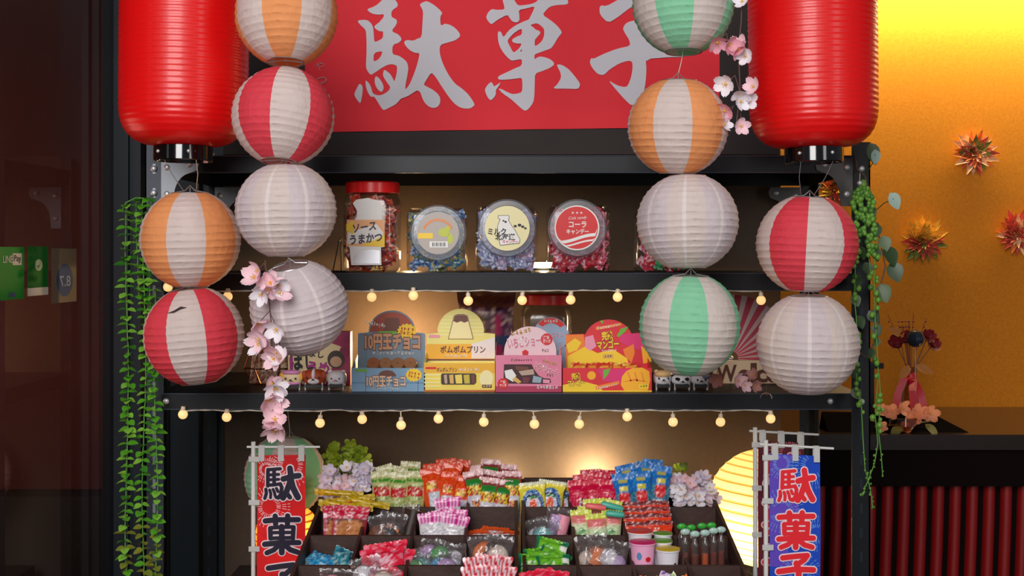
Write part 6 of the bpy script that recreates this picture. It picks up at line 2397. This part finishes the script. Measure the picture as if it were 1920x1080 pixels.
clear_bag('clear bag of brown sweets, left one in the second bin of the second row', 715, 966, 2.70, .055, .072, [('ball', m_bsw, -.008, .03, .016), ('ball', m_dsw, .012, .028, .014)], -6, 12, seed=51)
clear_bag('clear bag with an orange square sweet in the second bin of the second row', 740, 962, 2.705, .055, .075, [('box', m_osw, -.003, .03, .013), ('ball', m_bsw, .014, .022, .011)], 10, 12, seed=52)
clear_bag('tall shiny clear bag leaning at the right side of the second bin', 772, 945, 2.73, .034, .095, [('bar', m_dsw, 0, .04, .03)], 8, 8, seed=53)
series('white_snack_pack', 'snack', 'white pack with pink striped top in the second row', 'white pink-topped packs', .054, .080, .020, paint_white_pink,
       [(808, 962, 2.70, -6, 8), (856, 966, 2.695, 10, 8), (838, 934, 2.77, -6, 8), (826, 956, 2.735, -12, 8), (852, 955, 2.735, 4, 8)], seed=9)
series('flat_snack_pack', 'snack', 'orange and white flat pack lying in the second row', 'orange flat packs', .055, .075, .012, paint_flat,
       [(905, 992, 2.745, -10, 58), (930, 989, 2.75, 8, 62), (948, 995, 2.735, 4, 66), (897, 997, 2.73, -4, 70)], seed=10)
clear_bag('clear bag of aqua sweets at the left of the fifth bin', 1003, 973, 2.72, .05, .062, [('ball', m_wsw, -.006, .022, .015), ('ball', m_asw, .012, .02, .012)], -14, 22, seed=54)
clear_bag('clear bag of aqua sweets in the middle of the fifth bin', 1028, 976, 2.70, .05, .058, [('ball', m_asw, -.004, .022, .014), ('ball', m_asw, .013, .018, .011)], 16, 22, seed=55)
clear_bag('clear bag of lilac and pink sticks at the right of the fifth bin', 1050, 952, 2.73, .05, .082, [('bar', m_lsw, -.008, .034, .022), ('bar', m_psw, .006, .036, .022), ('ball', m_wsw, .014, .02, .010)], 10, 10, seed=56)
series('pastel_snack_pack', 'snack', 'pale green pack with pink and lime bands in the second row', 'pastel snack packs', .042, .074, .018, paint_pastel,
       [(1089, 957, 2.70, -2, 8), (1117, 964, 2.69, -5, 8), (1148, 958, 2.70, 5, 8), (1102, 949, 2.73, -6, 8), (1134, 950, 2.735, 5, 8), (1112, 936, 2.765, -4, 8), (1148, 938, 2.77, 12, 8)], seed=12)
m_teal_t = mat('teal_tube', (80, 180, 160), .4)
m_pink_t = mat('coral_tube', (236, 110, 110), .4)
for k, (xa, ya, xb, yb, D, m, lab) in enumerate(((1098, 948, 1136, 953, 2.715, m_pink_t, 'coral sweet roll lying on the pastel packs'), (1128, 944, 1168, 955, 2.72, m_teal_t, 'teal sweet roll lying on the pastel packs, upper one'), (1136, 962, 1170, 966, 2.69, m_teal_t, 'teal sweet roll lying on the pastel packs, lower one'))):
    a, b_ = pt(xa, ya, D - .012), pt(xb, yb, D - .012)
    o = MB().tube([a, a.lerp(b_, .1), a.lerp(b_, .9), b_], [.004, .0065, .0065, .004], 12).build('sweet_roll', m, origin=a)
    tag(o, lab, 'sweet', 'sweet rolls')
series('red_snack_pack', 'snack', 'dark red and orange pack filed in the seventh bin', 'red and orange packs', .050, .090, .014, paint_redorange,
       [(1184, 942, 2.775, -1, 12), (1231, 940, 2.775, 1, 12), (1188, 953, 2.745, -1, 12), (1233, 951, 2.745, 1, 12), (1192, 965, 2.715, -1, 12), (1235, 963, 2.715, 1, 12), (1196, 979, 2.685, -1, 12), (1237, 977, 2.685, 1, 12)], seed=13, nv=44)

# third row -----------------------------------------------------------------------
series('teal_candy', 'candy', 'sky-blue wrapped candy in the first bin, third row', 'teal candies', .032, .040, .020, paint_skyblue,
       [(590, 1046, 2.575, -20, 60), (613, 1041, 2.575, 15, 50), (628, 1047, 2.565, 5, 60), (601, 1040, 2.60, 40, 55)], seed=14, nu=8, nv=10)
series('teal_candy', 'candy', 'teal three-cornered candy in the first bin, third row', 'teal cornered candies', .038, .046, .024, paint_teal, [(648, 1030, 2.58, 24, 20), (636, 1042, 2.555, -30, 45)], seed=15, nu=8, nv=10)
series('pink_snack_pack', 'snack', 'pink-red pack with pale lettering in the third row', 'pink-red packs', .082, .062, .020, paint_pinkred,
       [(722, 1018, 2.555, -9, 30), (738, 1028, 2.54, 5, 30), (716, 1030, 2.525, -6, 40)], seed=16, nu=18, nv=16)
mix = [m_bls, m_lsw, m_gsw, m_wsw, m_asw]
for k, (px, py, rl) in enumerate(((790, 1026, -18), (812, 1012, 6), (838, 1016, 18), (852, 1022, -6), (800, 1036, 12), (826, 1034, -8), (846, 1038, 10), (785, 1040, 4))):
    clear_bag('clear-wrapped blue, lilac or green sweet in the third bin of the third row', px, py, 2.57 - .012 * (k // 2), .045, .052, [('ball', mix[k % 5], -.004, .022, .014), ('ball', mix[(k + 2) % 5], .009, .018, .009)], rl, 24, seed=60 + k, group='mixed clear-wrapped sweets', t_=.026)
clear_bag('clear bag with a golden ring cake in the fourth bin of the third row', 905, 1006, 2.57, .06, .072, [('ring', m_osw, .004, .034, .020), ('ball', m_csw, -.016, .018, .011)], -6, 22, seed=71)
clear_bag('clear bag with cream and teal sweets right of the ring cake', 938, 1004, 2.565, .055, .072, [('ball', m_csw, .0, .03, .016), ('ball', m_asw, .012, .018, .010), ('ball', m_dsw, -.012, .044, .010)], 8, 22, seed=72)
series('green_snack_pack', 'snack', 'green snack pack with a white eye in the third row', 'green snack packs', .062, .048, .018, paint_gator,
       [(1037, 1012, 2.57, 14, 30), (1012, 1028, 2.555, -5, 40), (1046, 1032, 2.55, 30, 40), (1003, 1040, 2.535, 3, 40), (1036, 1042, 2.525, -4, 45)], seed=17, nu=16, nv=12)
clear_bag('clear bag with orange sweets at the left of the sixth bin, third row', 1106, 1004, 2.57, .062, .074, [('ball', m_osw, .012, .030, .016), ('ball', m_csw, -.012, .026, .014), ('ball', m_psw, .0, .016, .010)], -8, 22, seed=73)
clear_bag('clear bag with an orange square sweet in the middle of the sixth bin, third row', 1128, 1016, 2.55, .05, .060, [('box', m_osw, .0, .026, .013)], 10, 25, seed=74)
clear_bag('clear bag with white and pink sweets at the right of the sixth bin, third row', 1152, 1014, 2.55, .06, .064, [('ball', m_wsw, -.008, .026, .015), ('ball', m_lsw, .012, .02, .012)], 10, 25, seed=75)


def tub(label, cx, ytop, ybot, wpx, D, lidm, sidem, prints):
    s = D / F
    r1 = wpx / 2 * s
    c = pt(cx, 0, D)
    yc = D + CAMY
    zt = pt(0, ytop, D).z
    zb = rim(D) - BINH + .0065
    t = thing('sweet_tub', label, 'tub', (c.x, yc, zb), group='yogurt-shaped sweet tubs')
    M = Matrix.Translation((c.x, yc, 0))
    MB().lathe([(.001, zb), (r1 * .72, zb), (r1 * .92, zt - .004), (r1 * 1.0, zt - .003), (r1 * 1.0, zt)], 32, M=M).build('cup', sidem, t)
    MB().lathe([(r1 * 1.0, zt + .0003), (r1 * 1.01, zt + .0012), (r1 * .9, zt + .0016), (.001, zt + .002)], 32, M=M).build('foil_lid', lidm, t)
    for (dx, dz, rx_, rz_, m) in prints:
        z = zb + (zt - zb) * dz
        rr = r1 * (.72 + .2 * dz) * 1.012

        def w(p):
            fz = (p.z - zb) / (zt - .004 - zb)
            rr = r1 * (.72 + .2 * fz) * 1.015
            a = (p.x) / rr
            return Vector((c.x + rr * math.sin(a), yc - rr * math.cos(a), p.z))
        mb = MB()
        vs = [w(Vector((dx * r1 + rx_ * r1 * math.cos(2 * PI * k / 16), 0, z + rz_ * r1 * math.sin(2 * PI * k / 16)))) for k in range(16)]
        vs.append(w(Vector((dx * r1, 0, z))))
        mb.add(vs, [(k, (k + 1) % 16, 16) for k in range(16)])
        mb.build('print', m, t)
    return t


l_pink = mat('tub_lid_pink', (232, 26, 110), .3)
l_red = mat('tub_lid_red', (236, 60, 24), .3)
l_grn = mat('tub_lid_green', (110, 170, 24), .3)
l_yel = mat('tub_lid_yellow', (236, 196, 24), .3)
cup_w = mat('tub_white', (226, 222, 230), .4)
cup_p = mat('tub_pink', (240, 170, 206), .4)
tub('pink-lidded sweet tub with strawberries printed on it, front left of the seventh bin', 1205, 1016, 0, 50, 2.525, l_pink, cup_p, [(.35, .62, .22, .2, c_red), (.40, .34, .2, .18, c_red), (-.35, .7, .2, .3, c_blu), (-.3, .3, .35, .25, cup_w)])
tub('red-lidded sweet tub behind the pink-lidded one', 1200, 996, 0, 48, 2.585, l_red, cup_w, [(-.3, .7, .25, .2, c_dbl), (.3, .7, .2, .2, c_pink)])
tub('yellow-lidded sweet tub with a lemon print, front right of the seventh bin', 1252, 1029, 0, 46, 2.52, l_yel, cup_w, [(-.1, .40, .42, .36, c_yel), (.55, .6, .14, .14, c_brn)])
tub('green-lidded sweet tub at the back of the seventh bin', 1243, 1000, 0, 36, 2.60, l_grn, cup_w, [(-.2, .7, .3, .2, c_yel)])
tub('green-lidded sweet tub between the yellow and red lidded tubs', 1240, 1014, 0, 42, 2.562, l_grn, cup_w, [(.0, .6, .4, .3, c_yel)])

# clear tubes of brown jelly in the last bin
f_tube = film('tube_plastic', (240, 226, 214), .10, .12, bump=(80, .3), haze=.04)
m_cola = mat('cola_jelly', (120, 52, 24), .15, spec=.6)
m_orj = mat('orange_jelly', (206, 100, 30), .15, spec=.6)
m_gcap = mat('tube_cap_green', (50, 160, 50), .35)
m_ccap = mat('tube_cap_clear', (170, 200, 190), .25)
for k, (px, ytop, D, cap, jel) in enumerate(((1285, 1000, 2.54, m_ccap, m_cola), (1303, 1004, 2.535, m_ccap, m_cola), (1322, 1002, 2.54, m_ccap, m_orj), (1338, 998, 2.545, m_ccap, m_cola), (1352, 996, 2.55, m_ccap, m_cola), (1278, 990, 2.58, m_gcap, m_cola), (1296, 992, 2.58, m_gcap, m_cola), (1316, 989, 2.58, m_gcap, m_cola), (1334, 988, 2.58, m_gcap, m_cola))):
    s = D / F
    yc = D + CAMY
    c = pt(px, ytop, D)
    zb = rim(D) - BINH + .0065
    t = thing('jelly_tube', 'brown jelly tube in the last bin, %s from left in the %s rank' % (ORD[k if k < 5 else k - 5], 'front' if k < 5 else 'back green-capped'), 'sweet', (c.x, yc, zb), group='jelly tubes')
    M = Matrix.Translation((c.x, yc, 0))
    r_ = .0078
    hh = c.z - zb
    MB().lathe([(.001, zb), (r_, zb + .002), (r_, zb + hh * .60), (r_ * .9, zb + hh * .74), (r_ * .98, zb + hh * .80), (r_ * .5, zb + hh * .88), (r_ * .45, zb + hh)], 16, M=M).build('tube', f_tube, t)
    MB().lathe([(.001, zb + .002), (r_ * .85, zb + .004), (r_ * .85, zb + hh * .56), (.001, zb + hh * .58)], 14, M=M).build('jelly', jel, t)
    MB().ball((c.x, yc, c.z + .003), .0075, 12, 8, sc=(1.3, .5, .9)).build('cap', cap, t)

# front row, only the tops come into the picture -------------------------------------
clear_bag('clear pink-tinted bag showing in the first bin of the front row', 636, 1068, 2.42, .07, .05, [('ball', m_psw, -.01, .02, .014), ('ball', m_csw, .014, .02, .012)], 4, 25, seed=81)
clear_bag('silvery clear bag with pink sweets rising in the second bin of the front row', 682, 1045, 2.44, .055, .060, [('ball', m_wsw, -.008, .026, .014), ('ball', m_psw, .010, .02, .012)], -14, 18, seed=82)
clear_bag('clear bag with a tan cake in the second bin of the front row', 722, 1066, 2.41, .06, .05, [('ball', m_csw, 0, .022, .016)], 6, 25, seed=83)
series('striped_snack_pack', 'snack', 'red and white striped pack in the fourth bin of the front row', 'red-white striped packs', .068, .060, .020, paint_redwhite,
       [(903, 1044, 2.45, -5, 18), (927, 1042, 2.46, 6, 18), (900, 1063, 2.41, -2, 20), (934, 1062, 2.415, 4, 20)], seed=18, nu=20, nv=14)
series('hot_pink_pack', 'snack', 'hot pink pack showing in the fifth bin of the front row', 'hot pink packs', .060, .05, .016, paint_hotpink,
       [(1004, 1070, 2.42, -10, 30), (1036, 1070, 2.42, 6, 30)], seed=19, nu=10, nv=12)
kinds = [((226, 60, 40), (240, 150, 40)), ((240, 200, 40), (236, 120, 40)), ((200, 40, 120), (240, 180, 210)), ((110, 180, 80), (240, 230, 200)), ((120, 60, 160), (236, 220, 230))]
for k, (px, py) in enumerate(((1209, 1064), (1214, 1072), (1232, 1070), (1244, 1066), (1258, 1060), (1270, 1066), (1276, 1072), (1250, 1074))):
    cc = kinds[k % 5]
    o = candy_mesh('wrapped_candy', list(cc), 300 + k, .013)
    put(o, px, py, 2.44 - .01 * (k % 3), .034, rg.uniform(-40, 40), 20)
    tag(o, 'colourful wrapped candy in the seventh bin of the front row, %s from the left' % ORD[[1209, 1214, 1232, 1244, 1250, 1258, 1270, 1276].index(px)], 'candy', 'colourful candies')
